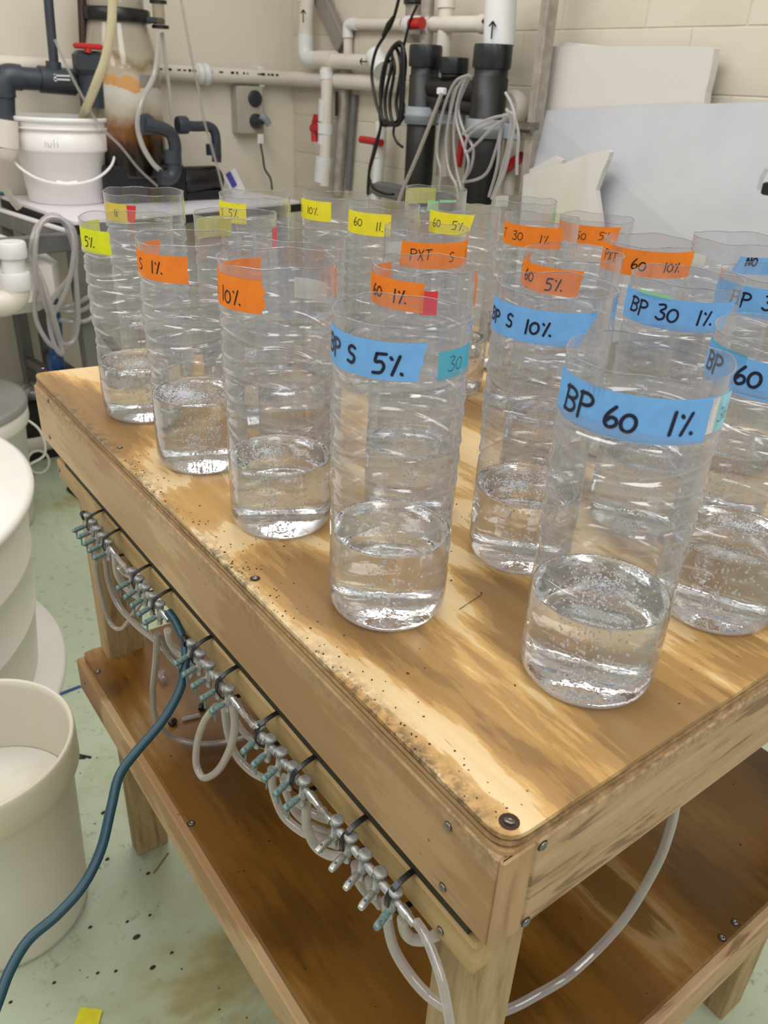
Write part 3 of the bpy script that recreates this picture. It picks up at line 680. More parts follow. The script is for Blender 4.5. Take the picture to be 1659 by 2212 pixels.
B(1290, 470, 78, 'cut bottle with orange 50 5% tape, behind the PXT 60 10% one', [
   ('orange', -0.99, 0.62, 0.006, 0.030, dict(slopeR=0.007), [('50', -0.48, 0.012, 0.008), ('5%', 0.12, 0.012, 0.010)])], h=0.276, mesh=0)
B(1133, 432, 65, 'unlabelled cut bottle with a pale green edge sticker in the rear row', [
   ('green', 0.88, 0.999, 0.012, 0.022, {}, []), ('white', -1.1, -1.5, 0.0, 0.018, {}, [])], mesh=1)
B(922, 492, 86, 'cut bottle with orange tape reading PXT S', [
   ('orange', -0.56, 0.99, 0.010, 0.032, dict(slopeL=0.003), [('PXT', -0.35, 0.013, 0.011), ('S', 0.55, 0.012, 0.008), ('1', 0.93, 0.012, 0.009)])], mesh=2)
B(918, 570, 112, 'cut bottle with orange 60 1% tape over a red sticker', [
   ('red', -0.05, 0.27, 0.016, 0.024, {}, []),
   ('orange', -1.35, 0.02, 0.008, 0.030, {}, [('60', -0.92, 0.012, 0.009), ('1%', -0.54, 0.0135, 0.008)]),
   ('orange', 0.97, 1.03, 0.008, 0.030, {}, [])], mesh=1)
B(588, 560, 127, 'cut bottle with orange tape torn after 10% and a white inner sticker', [
   ('orange', -1.72, -0.22, 0.010, 0.032, dict(ragR=0.0022, ragL=0.001), [('0', -0.998, 0.011, 0.008), ('10%', -0.90, 0.0145, 0.006)]),
   ('white', 1.12, 1.69, 0.030, 0.022, {}, []), ('orange', 0.985, 1.03, 0.006, 0.03, {}, [])], xy=(0.103, 0.487), r=0.0590, h=0.300, water=0.085, foam=0.7, bub=150, mesh=2)  # last orange sliver imitates a reflection on the right edge of the wall
B(400, 515, 112, 'cut bottle with orange tape reading S 1%', [
   ('orange', -1.42, -0.05, 0.010, 0.030, dict(ragR=0.0012, ragL=0.001), [('S', -0.94, 0.0125, 0.009), ('1%', -0.72, 0.0135, 0.009)])], xy=(0.098, 0.688), r=0.0605, h=0.288, water=0.098, foam=2.2, bub=420, mesh=0, spin=2.0)
B(262, 470, 101, 'leftmost cut bottle with lime tape reading 5%', [
   ('lime', -1.4, -0.38, 0.010, 0.030, dict(ragR=0.0008), [('5%', -0.90, 0.013, 0.008)])], xy=(0.098, 0.892), r=0.0610, h=0.283, water=0.082, foam=0.9, bub=150, mesh=1)
B(310, 414, 83, 'rear left cut bottle with amber tape and red end sticker', [
   ('amber', -0.97, -0.36, 0.012, 0.028, dict(slopeR=0.005), [('11', -0.75, 0.010, 0.009)]),
   ('red', -0.44, -0.24, 0.013, 0.024, dict(slopeR=0.004), []), ('paleyellow', 0.97, 1.0, 0.01, 0.028, {}, [])], mesh=2)
B(508, 462, 88, 'cut bottle with faint yellow tape and a red sticker facing right', [
   ('paleyellow', -1.9, -1.05, 0.010, 0.028, {}, [('11', -1.5, 0.012, 0.008)]), ('red', 0.86, 0.998, 0.014, 0.026, {}, [])], mesh=0)
B(550, 420, 76, 'rear cut bottle with yellow tape reading S 5%', [
   ('yellow', -0.99, -0.24, 0.008, 0.030, {}, [('S', -0.92, 0.010, 0.009), ('5%', -0.72, 0.012, 0.009)]), ('paleyellow', 0.98, 1.0, 0.01, 0.028, {}, [])], mesh=1)
B(725, 422, 70, 'rear cut bottle with yellow S 10% tape, no second sticker', [
   ('yellow', -0.995, -0.12, 0.004, 0.030, {}, [('S', -0.98, 0.010, 0.009), ('10%', -0.80, 0.0115, 0.009)])], mesh=2)
B(830, 443, 75, 'cut bottle with yellow tape reading 60 11 and a white inner sticker', [
   ('yellow', -0.97, 0.20, 0.006, 0.032, dict(slopeL=0.003), [('60', -0.80, 0.012, 0.012), ('11.', -0.20, 0.012, 0.008)]),
   ('white', 0.1, 0.7, 0.045, 0.02, {}, []), ('paleyellow', 0.975, 1.0, 0.01, 0.026, {}, [])], mesh=0)
B(1005, 450, 68, 'cut bottle with yellow tape reading 60 5%', [
   ('yellow', -0.96, 0.20, 0.002, 0.032, dict(slopeL=0.004, slopeR=0.008), [('60', -0.84, 0.012, 0.010), ('5%', -0.32, 0.012, 0.009)])], mesh=1)
B(943, 408, 65, 'rearmost cut bottle with pale yellow and green tape', [
   ('paleyellow', -1.99, -0.97, 0.004, 0.028, {}, []), ('green', -0.25, 0.1, 0.014, 0.018, {}, []), ('green', 0.12, 0.65, 0.012, 0.004, {}, [])], mesh=2)
B(612, 507, 78, 'plain untaped cut bottle behind the orange 10% one', [], xy=(0.212, 0.625), mesh=0)

gid = 'cut plastic bottles half filled with bubbling water'
for i, d in enumerate(BOT):
    if d['xy']: x, y = d['xy']
    else:
        q = A(d['px'], d['py'], 2, d['h']); x, y = q.x, q.y
    z = (Vector((x, y, d['h']))-CAM).dot(CF)
    r = d['r'] or max(0.0555, min(0.0615, d['semi']*z/FPX))
    sc = r/RB
    root = thing('cut_bottle', d['label'], 'bottle', (x, y, 0.0), gid)
    k = d['mesh']; sp = d['spin'] if d['spin'] is not None else (i*1.37) % 6.28
    wm, rm = BM[k]
    hz = d['h']/HB
    def put(me, nm, par=root, rz=sp, zs=1.0):
        o_ = bpy.data.objects.new(nm, me); COL.objects.link(o_); o_.parent = par
        return o_
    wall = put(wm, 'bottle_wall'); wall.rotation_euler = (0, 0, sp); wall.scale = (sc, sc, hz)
    rim = put(rm, 'cut_rim'); rim.rotation_euler = (0, 0, sp); rim.scale = (sc, sc, hz)
    seed = (0.3, 2.1, 4.2)[k]
    wt = put(water_mesh(d['water'], seed), 'water'); wt.rotation_euler = (0, 0, sp); wt.scale = (sc*0.995, sc*0.995, 1)
    bm_, fm_ = bubble_mesh(d['water'], d['bub'], d['foam'], i+3)
    bo = put(bm_, 'bubbles', wt); bo['kind'] = 'stuff'
    fo = put(fm_, 'foam', wt); fo['kind'] = 'stuff'
    for ti, (col, dl, dr, ztop, hh, ex, texts) in enumerate(d['tapes']):
        a0, a1 = ang(x, y, dl), ang(x, y, dr)
        if a1 < a0: a0, a1 = a1, a0
        Rr = r + 0.0006 + 0.0002*ti
        v1 = d['h'] - ztop; v0 = v1 - hh
        spx = sp
        def fn(u, v, off=0.0, Rr=Rr):
            th = u/Rr
            return Vector(((Rr+off)*math.cos(th), (Rr+off)*math.sin(th), v))
        b = MB(); cyl_patch(b, fn, a0*Rr, a1*Rr, v0, v1, seed=i*7+ti, **ex)
        nm = 'tape_label' if hh > 0.025 or col in ('yellow', 'orange', 'blue') else 'sticker'
        tp = b.build(nm, TAPE[col], root, loc=(0, 0, 0))
        if d['tapes'] and len(d['tapes']) > 1: tp['label'] = {'paleyellow': 'pale yellow', 'ice': 'pale blue'}.get(col, col) + (' tape label' if nm == 'tape_label' else ' sticker')
        if texts:
            rnd = random.Random(i*3+1)
            ink = M['ink'] if col == 'blue' else (M['pencil'] if col in ('teal', 'ice') else M['ink_black'])
            pen = 0.0022 if col in ('blue',) else 0.0017
            if col in ('teal', 'ice'): pen = 0.0006
            if d['semi'] < 90: pen = 0.0012
            if d['semi'] > 140 and col == 'blue': pen = 0.0027
            for (t, dd, size, dz) in texts:
                u = ang(x, y, dd)*Rr
                for c_ in t:
                    wb = MB(); write(wb, c_, u, v0+dz, size, pen, lambda a, c: fn(a, c, 0.0005), 1.0, 0.08, 0.06, rnd)
                    u += (G[c_][1]+0.12)*size
                    lo = wb.build('handwriting', ink, tp, loc=(0, 0, 0))

# ================================================================== AIR VALVE GANGS
PXV, PZV = -0.0135, -0.155       # axis of the manifold pipes in front of the ledger strip
def valve_parts():
    body = MB().lathe([(0.0030, -0.022), (0.0036, -0.020), (0.0030, -0.018), (0.0036, -0.016), (0.0030, -0.014), (0.0042, -0.012), (0.0046, -0.006), (0.0046, 0.006), (0.0066, 0.0068), (0.0066, 0.0096), (0.0060, 0.0103), (0.0001, 0.0102)], (0, 0, 0), 16)
    body.tube([(0, 0, -0.009), (-0.008, 0, -0.010)], 0.0030, 10)
    knob = MB().tube([(-0.007, 0, -0.0095), (-0.009, 0, -0.010), (-0.0225, 0, -0.0130), (-0.0250, 0, -0.0135)], [0.0030, 0.0037, 0.0037, 0.0028], 12)
    lever = MB().tube([(-0.0190, 0, -0.013), (-0.0192, -0.001, -0.019), (-0.0188, -0.0015, -0.027)], [0.0016, 0.0013, 0.0011], 8)
    return body.mesh('valve', M['metal']), knob.mesh('valve_knob', M['verdigris']), lever.mesh('valve_lever', M['verdigris']), knob.mesh('valve_knob', M['metal_bright'])
VB, VK, VL, VK2 = valve_parts()
def gang(ya, yb, label, start, end, nv=5, bright=False):
    """ya (far end) > yb (near end)"""
    root = thing('valve_manifold', label, 'valve manifold', (PXV, ya, PZV), 'air valve manifolds tied along the bench')
    step = (ya-yb)/(nv-1); p = MB()
    pts = [(PXV, ya+0.012, PZV), (PXV, yb-0.020, PZV)]
    p.tube(pts, 0.0030, 12)
    for k in range(nv-1):
        ym = ya-step*(k+0.5); p.tube([(PXV, ym+step*0.22, PZV), (PXV, ym-step*0.22, PZV)], 0.0042, 12)
    p.build('manifold_pipe', M['metal'], root)
    nb = MB().tube([(PXV, yb-0.010, PZV), (PXV, yb-0.019, PZV-0.0005), (PXV, yb-0.020, PZV), (PXV, yb-0.028, PZV-0.001)], [0.0046, 0.0046, 0.0036, 0.0036], 12)
    nb.build('end_fitting', M['metal_bright'], root)
    if start == 'cap':
        MB().lathe([(0.0058, 0), (0.0062, 0.002), (0.0062, 0.012), (0.0050, 0.0145), (0.0001, 0.015)], (PXV, ya+0.010, PZV), 16, ax=(0, 1, 0)).build('end_cap', M['black_plastic'], root)
    elif start == 'barb':
        MB().tube([(PXV, ya+0.008, PZV), (PXV, ya+0.016, PZV), (PXV, ya+0.017, PZV), (PXV, ya+0.024, PZV), (PXV, ya+0.026, PZV)], [0.0042, 0.0042, 0.003, 0.0044, 0.003], 12).build('barb_fitting', M['metal_bright'], root)
    for k in range(nv):
        y = ya-step*k
        tilt = random.uniform(-0.12, 0.12)
        v = bpy.data.objects.new('valve', VB); COL.objects.link(v); v.parent = root; v.location = (0, y-ya, 0)
        v.rotation_euler = (tilt*0.5, 0.15, 0.25+tilt)
        kn = bpy.data.objects.new('valve_knob', VK2 if bright and k != nv-1 else VK); COL.objects.link(kn); kn.parent = v
        lv = bpy.data.objects.new('valve_lever', VL); COL.objects.link(lv); lv.parent = v
        if bright: lv.scale = (1, 1, 0.62)
    return root
def yv(px, py): return A(px, py, 0, PXV).y
gang(0.886, 0.792, 'farthest five-valve air manifold with a black end cap', 'cap', None)
gang(0.700, 0.604, 'second-farthest valve manifold, feeding the teal hose', 'barb', None)
gang(0.508, 0.408, 'middle valve manifold with a black end cap', 'cap', None)
gang(0.338, 0.246, 'greenest corroded valve manifold, second from the bench corner', 'barb', None)
gang(0.188, 0.098, 'brightest valve manifold nearest the bench corner', 'barb', None, 5, True)
for (a, b_) in ((0.766, 0.725), (0.382, 0.362), (0.219, 0.212)):
    MB().tube([(PXV, a, PZV-0.001), (PXV, (a+b_)/2, PZV-0.003), (PXV, b_, PZV)], 0.0032, 12).build('link_tube', M['tube_clear'])
lk = [o for o in bpy.data.objects if o.name.startswith('link_tube')]
for o, l in zip(lk, ('clear link tube joining the two farthest manifolds', 'clear link tube joining the middle manifold to the greenest', 'short clear link tube between the two nearest manifolds')):
    tag(o, l, 'tube', 'clear link tubes between manifolds')
# cable ties: a flat band round pipe and strip
ties = [(205, 1105), (240, 1145), (305, 1225), (350, 1280), (435, 1375), (490, 1440), (575, 1545), (655, 1635), (765, 1760), (865, 1880)]
names = ['first', 'second', 'third', 'fourth', 'fifth', 'sixth', 'seventh', 'eighth', 'ninth', 'tenth']
for i, (px, py) in enumerate(ties):
    y = A(px, py, 0, -0.004).y - 0.004
    x0, z0, z1 = 0.0052, -0.1385, -0.1795
    loop = [(x0+0.016, z0+0.001), (x0+0.004, z0+0.002), (-0.006, -0.1395), (-0.017, -0.146), (-0.0205, -0.156), (-0.0185, -0.166), (-0.010, -0.176), (0.0045, -0.1805), (x0+0.016, -0.1800)]
    P = spline([Vector((a, 0, c)) for a, c in loop], 5)
    wdt = 0.0028; b = MB(); vs = []; n = len(P)
    for j, p in enumerate(P):
        t = (P[min(j+1, n-1)]-P[max(j-1, 0)]).normalized(); nn = Vector((-t.z, 0, t.x))*0.0006
        for q in (p+nn+Vector((0, -wdt, 0)), p+nn+Vector((0, wdt, 0)), p-nn+Vector((0, wdt, 0)), p-nn+Vector((0, -wdt, 0))): vs.append(q+Vector((0, y, 0)))
    fs = [(j*4+k, j*4+(k+1) % 4, (j+1)*4+(k+1) % 4, (j+1)*4+k) for j in range(n-1) for k in range(4)]
    b.add(vs, fs, False); b.add(vs[:4], [(3, 2, 1, 0)]); b.add(vs[-4:], [(0, 1, 2, 3)])
    b.box((x0+0.010, y, z0+0.0025), (0.006, 0.0058, 0.004), 0.0008)
    o = b.build('cable_tie', M['tie']); tag(o, 'black cable tie on the pipe, %s counting from the far end' % names[i], 'cable tie', 'black cable ties holding the manifolds')

# air tubes hanging below the valves (traced in planes just behind the ledger line)
def D(px, py, depth): return CAM + (CF + CR*((px - W/2)/FPX) - CU*((py - H/2)/FPX))*depth
def tr(pts, ax, v0, v1=None):
    v1 = v0 if v1 is None else v1; n = len(pts)
    return [A(px, py, ax, v0+(v1-v0)*i/(n-1)) for i, (px, py) in enumerate(pts)]
def air(name, label, pts, r, mat, group=None, cat='tube', k=8, n=12):
    o = MB().tube(spline(pts, k), r, n).build(name, mat); return tag(o, label, cat, group)
gt = 'milky air tubes hanging under the manifolds'
X0 = PXV
air('air_tube', 'thin grey air tube in a narrow U beside the far leg', tr([(206, 1196), (212, 1245), (222, 1295), (238, 1345), (262, 1358), (288, 1325), (312, 1292)], 0, X0, X0+0.02), 0.0038, M['tube_grey'], gt)
air('air_tube', 'long grey air tube sweeping from the far manifold behind the next', tr([(228, 1205), (236, 1258), (258, 1310), (300, 1355), (338, 1385), (372, 1420), (402, 1446)], 0, X0, X0+0.03), 0.0048, M['tube_grey'], gt)
air('air_tube', 'milky air tube from the last valve of the far manifold', tr([(248, 1198), (252, 1235), (266, 1262), (290, 1284), (316, 1296)], 0, X0, X0+0.03), 0.0052, M['tube_milky'], gt)
air('air_tube', 'short milky air tube crossing the gap after the far manifold', tr([(258, 1225), (272, 1240), (300, 1250), (322, 1256)], 0, X0+0.004, X0+0.03), 0.0042, M['tube_milky'], gt)
air('air_tube', 'long brown-grey air tube drooping down to the shelf', [A(340, 1368, 0, X0), A(336, 1430, 0, X0), A(330, 1500, 0, X0+0.01), A(338, 1555, 0, X0+0.02), A(368, 1590, 0, 0.03), A(420, 1606, 0, 0.06), A(480, 1604, 0, 0.10), A(540, 1590, 0, 0.14)], 0.0048, M['tube_grey'], gt)
air('air_tube', 'milky air tube curving right behind the teal hose', tr([(362, 1362), (368, 1388), (386, 1410), (410, 1424), (432, 1432)], 0, X0, X0+0.03), 0.0052, M['tube_milky'], gt)
air('air_tube', 'grey air tube beside the teal hose, running to the middle manifold', tr([(345, 1372), (362, 1410), (390, 1440), (418, 1462)], 0, X0+0.005, X0+0.03), 0.0046, M['tube_grey'], gt)
air('air_tube', 'big teardrop loop of milky air tube under the middle manifold', tr([(504, 1526), (507, 1570), (496, 1620), (470, 1665), (440, 1680), (424, 1650), (427, 1600), (443, 1556), (466, 1526)], 0, X0, X0+0.012), 0.0050, M['tube_milky'], gt)
air('air_tube', 'milky air tube falling right from the middle manifold', tr([(484, 1520), (492, 1580), (510, 1630), (545, 1668), (590, 1690)], 0, X0+0.008, X0+0.04), 0.0050, M['tube_milky'], gt)
air('air_tube', 'milky air tube behind the teardrop loop, heading right', tr([(512, 1560), (530, 1585), (556, 1604), (590, 1618)], 0, X0+0.015, X0+0.04), 0.0042, M['tube_milky'], gt)
air('air_tube', 'left milky tube of the greenest manifold, bending right', tr([(587, 1662), (590, 1705), (612, 1760), (650, 1795), (690, 1812), (730, 1826)], 0, X0, X0+0.03), 0.0050, M['tube_milky'], gt)
air('air_tube', 'inner milky tube of the greenest manifold', tr([(612, 1678), (618, 1712), (640, 1756), (676, 1786), (712, 1800)], 0, X0+0.006, X0+0.035), 0.0044, M['tube_milky'], gt)
air('air_tube', 'longest milky tube of the greenest manifold, lowest to the shelf', tr([(661, 1740), (663, 1785), (680, 1825), (708, 1846), (745, 1852)], 0, X0, X0+0.02), 0.0052, M['tube_milky'], gt)
air('air_tube', 'short milky tube running right from the greenest manifold', tr([(640, 1730), (668, 1752), (700, 1768), (735, 1774)], 0, X0+0.01, X0+0.03), 0.0046, M['tube_milky'], gt)
air('air_tube', 'stubby milky tube under the nearest manifold', tr([(768, 1868), (773, 1900), (792, 1928), (812, 1944)], 0, X0, X0+0.02), 0.0048, M['tube_milky'], gt)
air('air_tube', 'milky tube under the third near valve, behind the pipe', tr([(798, 1900), (806, 1932), (822, 1956)], 0, X0, X0+0.012), 0.0048, M['tube_milky'], gt)
air('air_tube', 'long milky tube dropping to the near leg', tr([(835, 1945), (838, 1995), (852, 2050), (885, 2105), (925, 2150), (968, 2180)], 0, X0, X0+0.03), 0.0052, M['tube_milky'], gt)
air('air_tube', 'short hooked milky tube at the end of the pipe', tr([(870, 1985), (874, 2010), (890, 2028), (918, 2030), (945, 2018)], 0, X0, X0+0.02), 0.0052, M['tube_milky'], gt)
air('air_line', 'glassy clear air line running down in front of the near leg', tr([(900, 1992), (918, 2020), (940, 2075), (958, 2135), (972, 2212), (982, 2290), (990, 2400)], 0, X0, X0-0.02), 0.0042, M['tube_clear'], None)
air('air_line', 'clear tube arching under the right side of the bench', tr([(1460, 1735), (1448, 1790), (1418, 1870), (1345, 1990), (1240, 2098), (1155, 2152), (1095, 2182), (1040, 2196)], 1, 0.05, 0.094), 0.0058, M['tube_clear'], None)
h0 = (A(364, 1322, 0, X0)-CAM).dot(CF)
hp_ = [(364, 1322), (381, 1347), (397, 1385), (401, 1425), (388, 1490), (350, 1558), (296, 1622), (258, 1675), (240, 1745), (218, 1835), (180, 1912), (125, 1975), (62, 2030), (22, 2095), (-5, 2165), (-40, 2260), (-60, 2330)]
hose = [D(px, py, h0*(1-0.28*(i/(len(hp_)-1))**1.2)) for i, (px, py) in enumerate(hp_)]
air('air_hose', 'teal rubber air hose snaking down in front of the open bucket', hose, 0.0056, M['hose'], None, 'hose', 8, 16)

# small things lying on the lower shelf
def on_shelf(px, py, z=SZ): return A(px, py, 2, z)
for (px, py, rz, l) in ((373, 1560, 0.4, 'small black rubber cap on the shelf, left of the pair'), (436, 1527, 1.0, 'small black rubber cap on the shelf, right of the pair')):
    q = on_shelf(px, py, SZ+0.006)
    o = MB().lathe([(0.0046, -0.007), (0.0058, -0.006), (0.0058, 0.005), (0.0048, 0.0066), (0.0040, 0.0066), (0.0038, 0.0), (0.0002, -0.001)], q, 18, ax=(math.cos(rz), math.sin(rz), 0)).build('rubber_cap', M['black_plastic'])
    tag(o, l, 'cap', 'black rubber caps on the shelf')
q0, q1 = on_shelf(393, 1554, SZ+0.005), on_shelf(432, 1545, SZ+0.005)
tag(MB().tube([q0, q1], 0.0038, 14, caps=False).tube([q0, q1], 0.0028, 14, caps=False).build('tube_offcut', M['tube_clear']), 'clear tube offcut lying by the black caps', 'tube')
q = on_shelf(349, 1462, SZ+0.008)
ft = MB().tube([q+Vector((0, 0.014, 0)), q, q+Vector((0, -0.012, 0))], [0.005, 0.0065, 0.005], 14, caps=False).tube([q, q+Vector((0.006, 0.004, 0.012))], 0.0042, 12, caps=False).lathe([(0.0075, 0), (0.0075, 0.002)], q+Vector((0, -0.012, 0)), 14, ax=(0, -1, 0))
tag(ft.build('tube_fitting', M['film']), 'small clear plastic tube fitting on the shelf', 'fitting')
sp_ = MB(); rnd = random.Random(8)
for i in range(170):
    x, y = rnd.uniform(0.0, 0.88), rnd.uniform(0.02, 1.05); s_ = rnd.uniform(0.0005, 0.0016)
    sp_.box((x, y, SZ+s_*0.4), (s_*rnd.uniform(1, 2.5), s_, s_*0.7), 0, Matrix.Rotation(rnd.random()*3, 3, 'Z'))
tag(sp_.build('shelf_grit', M['mud']), 'dark grit scattered over the lower shelf', 'grit', None, 'stuff')
sp_ = MB()
for i in range(240):
    y = rnd.uniform(0.02, 0.75); x = abs(rnd.gauss(0.0, 0.02))+0.004 if i < 150 else rnd.uniform(0.02, 0.6)
    s_ = rnd.uniform(0.0004, 0.0013)
    sp_.box((x, y, s_*0.3), (s_*rnd.uniform(1, 2), s_, s_*0.6), 0, Matrix.Rotation(rnd.random()*3, 3, 'Z'))
tag(sp_.build('bench_grit', M['mud']), 'dark grit along the left edge of the bench top', 'grit', None, 'stuff')
q0, q1 = A(992, 1316, 2, 0.001), A(1040, 1285, 2, 0.001)
tag(MB().tube(spline([q0, (q0+q1)/2+Vector((0.001, 0, 0.0004)), q1], 4), 0.0003, 6).build('bristle', M['dark']), 'thin dark bristle lying on the bench top', 'bristle')

# ================================================================== THINGS ON THE FLOOR
def fl(px, py, z=FZ+0.001): return A(px, py, 2, z)
# big open bucket, bottom left
bx, by, bh = -0.236, 1.072, 0.47
bk = thing('open_bucket', 'large open cream bucket with brown scum at the bottom left', 'bucket', (bx, by, FZ))
prof = [(0.140, 0.0), (0.148, 0.004), (0.152, 0.02), (0.160, 0.20), (0.168, 0.385), (0.170, 0.388), (0.180, 0.389), (0.183, 0.393), (0.184, 0.455), (0.183, 0.466), (0.180, 0.470), (0.175, 0.468), (0.172, 0.455), (0.168, 0.40), (0.157, 0.20), (0.148, 0.012), (0.0005, 0.010)]
MB().lathe(prof, (bx, by, FZ), 72).build('bucket_body', M['tank_plastic'], bk)
MB().lathe([(0.0005, 0.300), (0.10, 0.2995), (0.1615, 0.300)], (bx, by, FZ), 48, capb=False, capt=False).build('water_surface', M['tub_inside'], bk)
# tall tank behind it
B0 = (-0.535, 2.02)
tk = thing('tall_tank', 'big white round tank with a flat lid and flanged foot at the left', 'tank', (B0[0], B0[1], FZ))
MB().lathe([(0.670, 0.0), (0.672, 0.014), (0.665, 0.024), (0.55, 0.034)], (B0[0], B0[1], FZ), 96).build('tank_foot', M['white_plastic'], tk)
MB().lathe([(0.596, 0.030), (0.598, 0.05), (0.616, 0.222), (0.6195, 0.226), (0.6195, 0.234), (0.617, 0.238), (0.633, 0.40), (0.636, 0.404), (0.636, 0.412), (0.634, 0.416), (0.648, 0.575)], (B0[0], B0[1], FZ), 96).build('tank_shell', M['white_plastic'], tk)
MB().lathe([(0.650, 0.574), (0.666, 0.576), (0.670, 0.584), (0.669, 0.597), (0.655, 0.603), (0.0005, 0.606)], (B0[0], B0[1], FZ), 96).build('tank_lid', M['white_plastic'], tk)
# lidded bucket further back
c3 = (0.020, 2.87)
lb = thing('lidded_bucket', 'white bucket with a grey lid behind the tall tank', 'bucket', (c3[0], c3[1], FZ))
MB().lathe([(0.265, 0), (0.275, 0.01), (0.300, 0.40), (0.312, 0.405), (0.318, 0.42), (0.318, 0.485), (0.312, 0.49)], (c3[0], c3[1], FZ), 56).build('bucket_body', M['white_plastic'], lb)
MB().lathe([(0.321, 0.470), (0.322, 0.492), (0.312, 0.502), (0.300, 0.496), (0.0005, 0.494)], (c3[0], c3[1], FZ), 56).build('bucket_lid', M['lid_grey'], lb)
hd = [(c3[0]+0.295, c3[1]-0.04, FZ+0.40), (c3[0]+0.34, c3[1]-0.06, FZ+0.34), (c3[0]+0.345, c3[1]-0.05, FZ+0.24), (c3[0]+0.29, c3[1]-0.03, FZ+0.20)]
MB().tube(spline(hd, 6), 0.005, 8).build('handle', M['white_plastic'], lb)
# pipes lying against the back wall foot
a_, c_ = A(60, 958, 2, FZ+0.08), A(150, 940, 2, FZ+0.08)
tag(MB().tube([a_-(c_-a_)*2, a_, c_, c_+(c_-a_)*4], 0.05, 20).build('waste_pipe', M['pvc']), 'thick white waste pipe lying on the floor behind the bench', 'pipe')
rq = A(83, 998, 2, FZ+0.05)
tag(MB().tube([(rq.x+0.045*math.cos(t*PI/8), rq.y+0.01*math.sin(t*PI/8), rq.z+0.05*math.sin(t*PI/8)) for t in range(16)], 0.006, 8, closed=True).build('plastic_ring', M['white_plastic']), 'white plastic ring beside the waste pipe', 'ring')
a_ = fl(150, 1060); 
tag(MB().tube([a_+Vector((0, 0, 0.012)), a_+Vector((0.03, -0.16, 0.012))], 0.012, 8).build('black_rod', M['dark']), 'short black rod on the floor behind the far leg', 'rod')
# loose bits on the floor
def floor_bit(name, label, cat, p0, p1, w, h, mat, group=None):
    a, b = fl(*p0, FZ+h/2+0.0002), fl(*p1, FZ+h/2+0.0002); d = b-a
    R = Matrix.Rotation(math.atan2(d.y, d.x), 3, 'Z')
    o = MB().box((a+b)/2, (d.length, w, h), min(w, h)*0.25, R).build(name, mat); return tag(o, label, cat, group)
floor_bit('black_sliver', 'upper black plastic sliver on the floor by the open bucket', 'sliver', (167, 1630), (197, 1636), 0.006, 0.004, M['black_plastic'], 'black slivers on the floor')
floor_bit('black_sliver', 'lower black plastic sliver touching the open bucket', 'sliver', (155, 1638), (185, 1637), 0.006, 0.003, M['black_plastic'], 'black slivers on the floor')
floor_bit('black_sliver', 'small dark sliver behind the teal hose', 'sliver', (219, 1758), (228, 1752), 0.007, 0.003, M['black_plastic'], 'black slivers on the floor')
floor_bit('blue_strap', 'blue strip on the floor left of the lower shelf', 'strap', (128, 1500), (175, 1482), 0.012, 0.002, M['blue_plastic'])
floor_bit('dry_stalk', 'dry brown stalk on the floor by the far leg', 'stalk', (332, 1886), (364, 1842), 0.003, 0.003, M['straw'])
yt = MB(); nx = 8; vs = []
c0, c1, c2_, c3_ = fl(175, 2178), fl(222, 2184), fl(204, 2250), fl(150, 2245)
for j in range(5):
    for i in range(nx+1):
        s_, t = i/nx, j/4; p = (c0*(1-s_)+c1*s_)*(1-t)+(c3_*(1-s_)+c2_*s_)*t
        vs.append(p+Vector((0, 0, 0.002+0.0035*abs(math.sin(s_*7+t*3)))))
yt.add(vs, [(j*(nx+1)+i, (j+1)*(nx+1)+i, (j+1)*(nx+1)+i+1, j*(nx+1)+i+1) for j in range(4) for i in range(nx)], True)
tag(yt.build('tape_scrap', TAPE['yellow']), 'crumpled yellow tape scrap on the floor', 'tape')
dg = MB(); rnd = random.Random(21)
for (px, py, s_) in ((295, 2024, 0.0065), (195, 2003, 0.0035), (232, 1856, 0.004), (320, 1887, 0.004), (330, 2090, 0.005), (371, 2058, 0.003), (275, 1991, 0.003), (250, 2098, 0.003), (211, 2102, 0.003), (117, 2123, 0.003), (324, 1977, 0.003), (23, 2165, 0.003)):
    q = fl(px, py); dg.lathe([(s_, 0), (s_*0.8, 0.002), (s_*0.2, 0.003), (0.0002, 0.003)], q, 9, sx=1.3, sy=0.8)
for i in range(60):
    q = Vector((rnd.uniform(-0.25, 0.25), rnd.uniform(0.55, 2.2), FZ)); s_ = rnd.uniform(0.0008, 0.0022)
    dg.lathe([(s_, 0), (s_*0.5, s_*0.5), (0.0001, s_*0.55)], q, 6, sx=rnd.uniform(.7, 1.8))
tag(dg.build('floor_specks', M['mud']), 'dark specks of dirt on the green floor', 'dirt', None, 'stuff')

# ================================================================== PUMP BENCH AT THE BACK WALL
PZ = -0.04
pb = thing('laminate_bench', 'white-topped bench against the back wall under the filter tank', 'bench', (1.15, 3.35, FZ))
quad = [(0.623, 2.911), (1.734, 3.155), (1.66, 3.665), (0.555, 3.665)]
plate(quad, PZ-0.012, PZ).build('bench_top', M['laminate'], pb)
q2 = [(0.618, 2.903), (1.741, 3.150), (1.665, 3.672), (0.550, 3.672)]
plate(q2, PZ-0.045, PZ-0.0122).build('edge_band', M['dark'], pb)
for (x, y) in ((0.66, 2.97), (1.66, 3.19), (0.62, 3.6), (1.60, 3.6)):
    MB().box((x, y, (FZ+PZ-0.045)/2), (0.04, 0.04, PZ-0.045-FZ), 0.003).build('leg', M['steel_frame'], pb)
for (a, b) in (((0.66, 2.97), (0.62, 3.6)), ((0.66, 2.97), (1.66, 3.19))):
    MB().tube([(a[0], a[1], -0.72), (b[0], b[1], -0.72)], 0.016, 8).build('stretcher', M['steel_frame'], pb)
MB().tube([(0.655, 2.97, -0.42), (0.95, 3.12, -0.85)], 0.018, 8).build('brace', M['steel_frame'], pb)
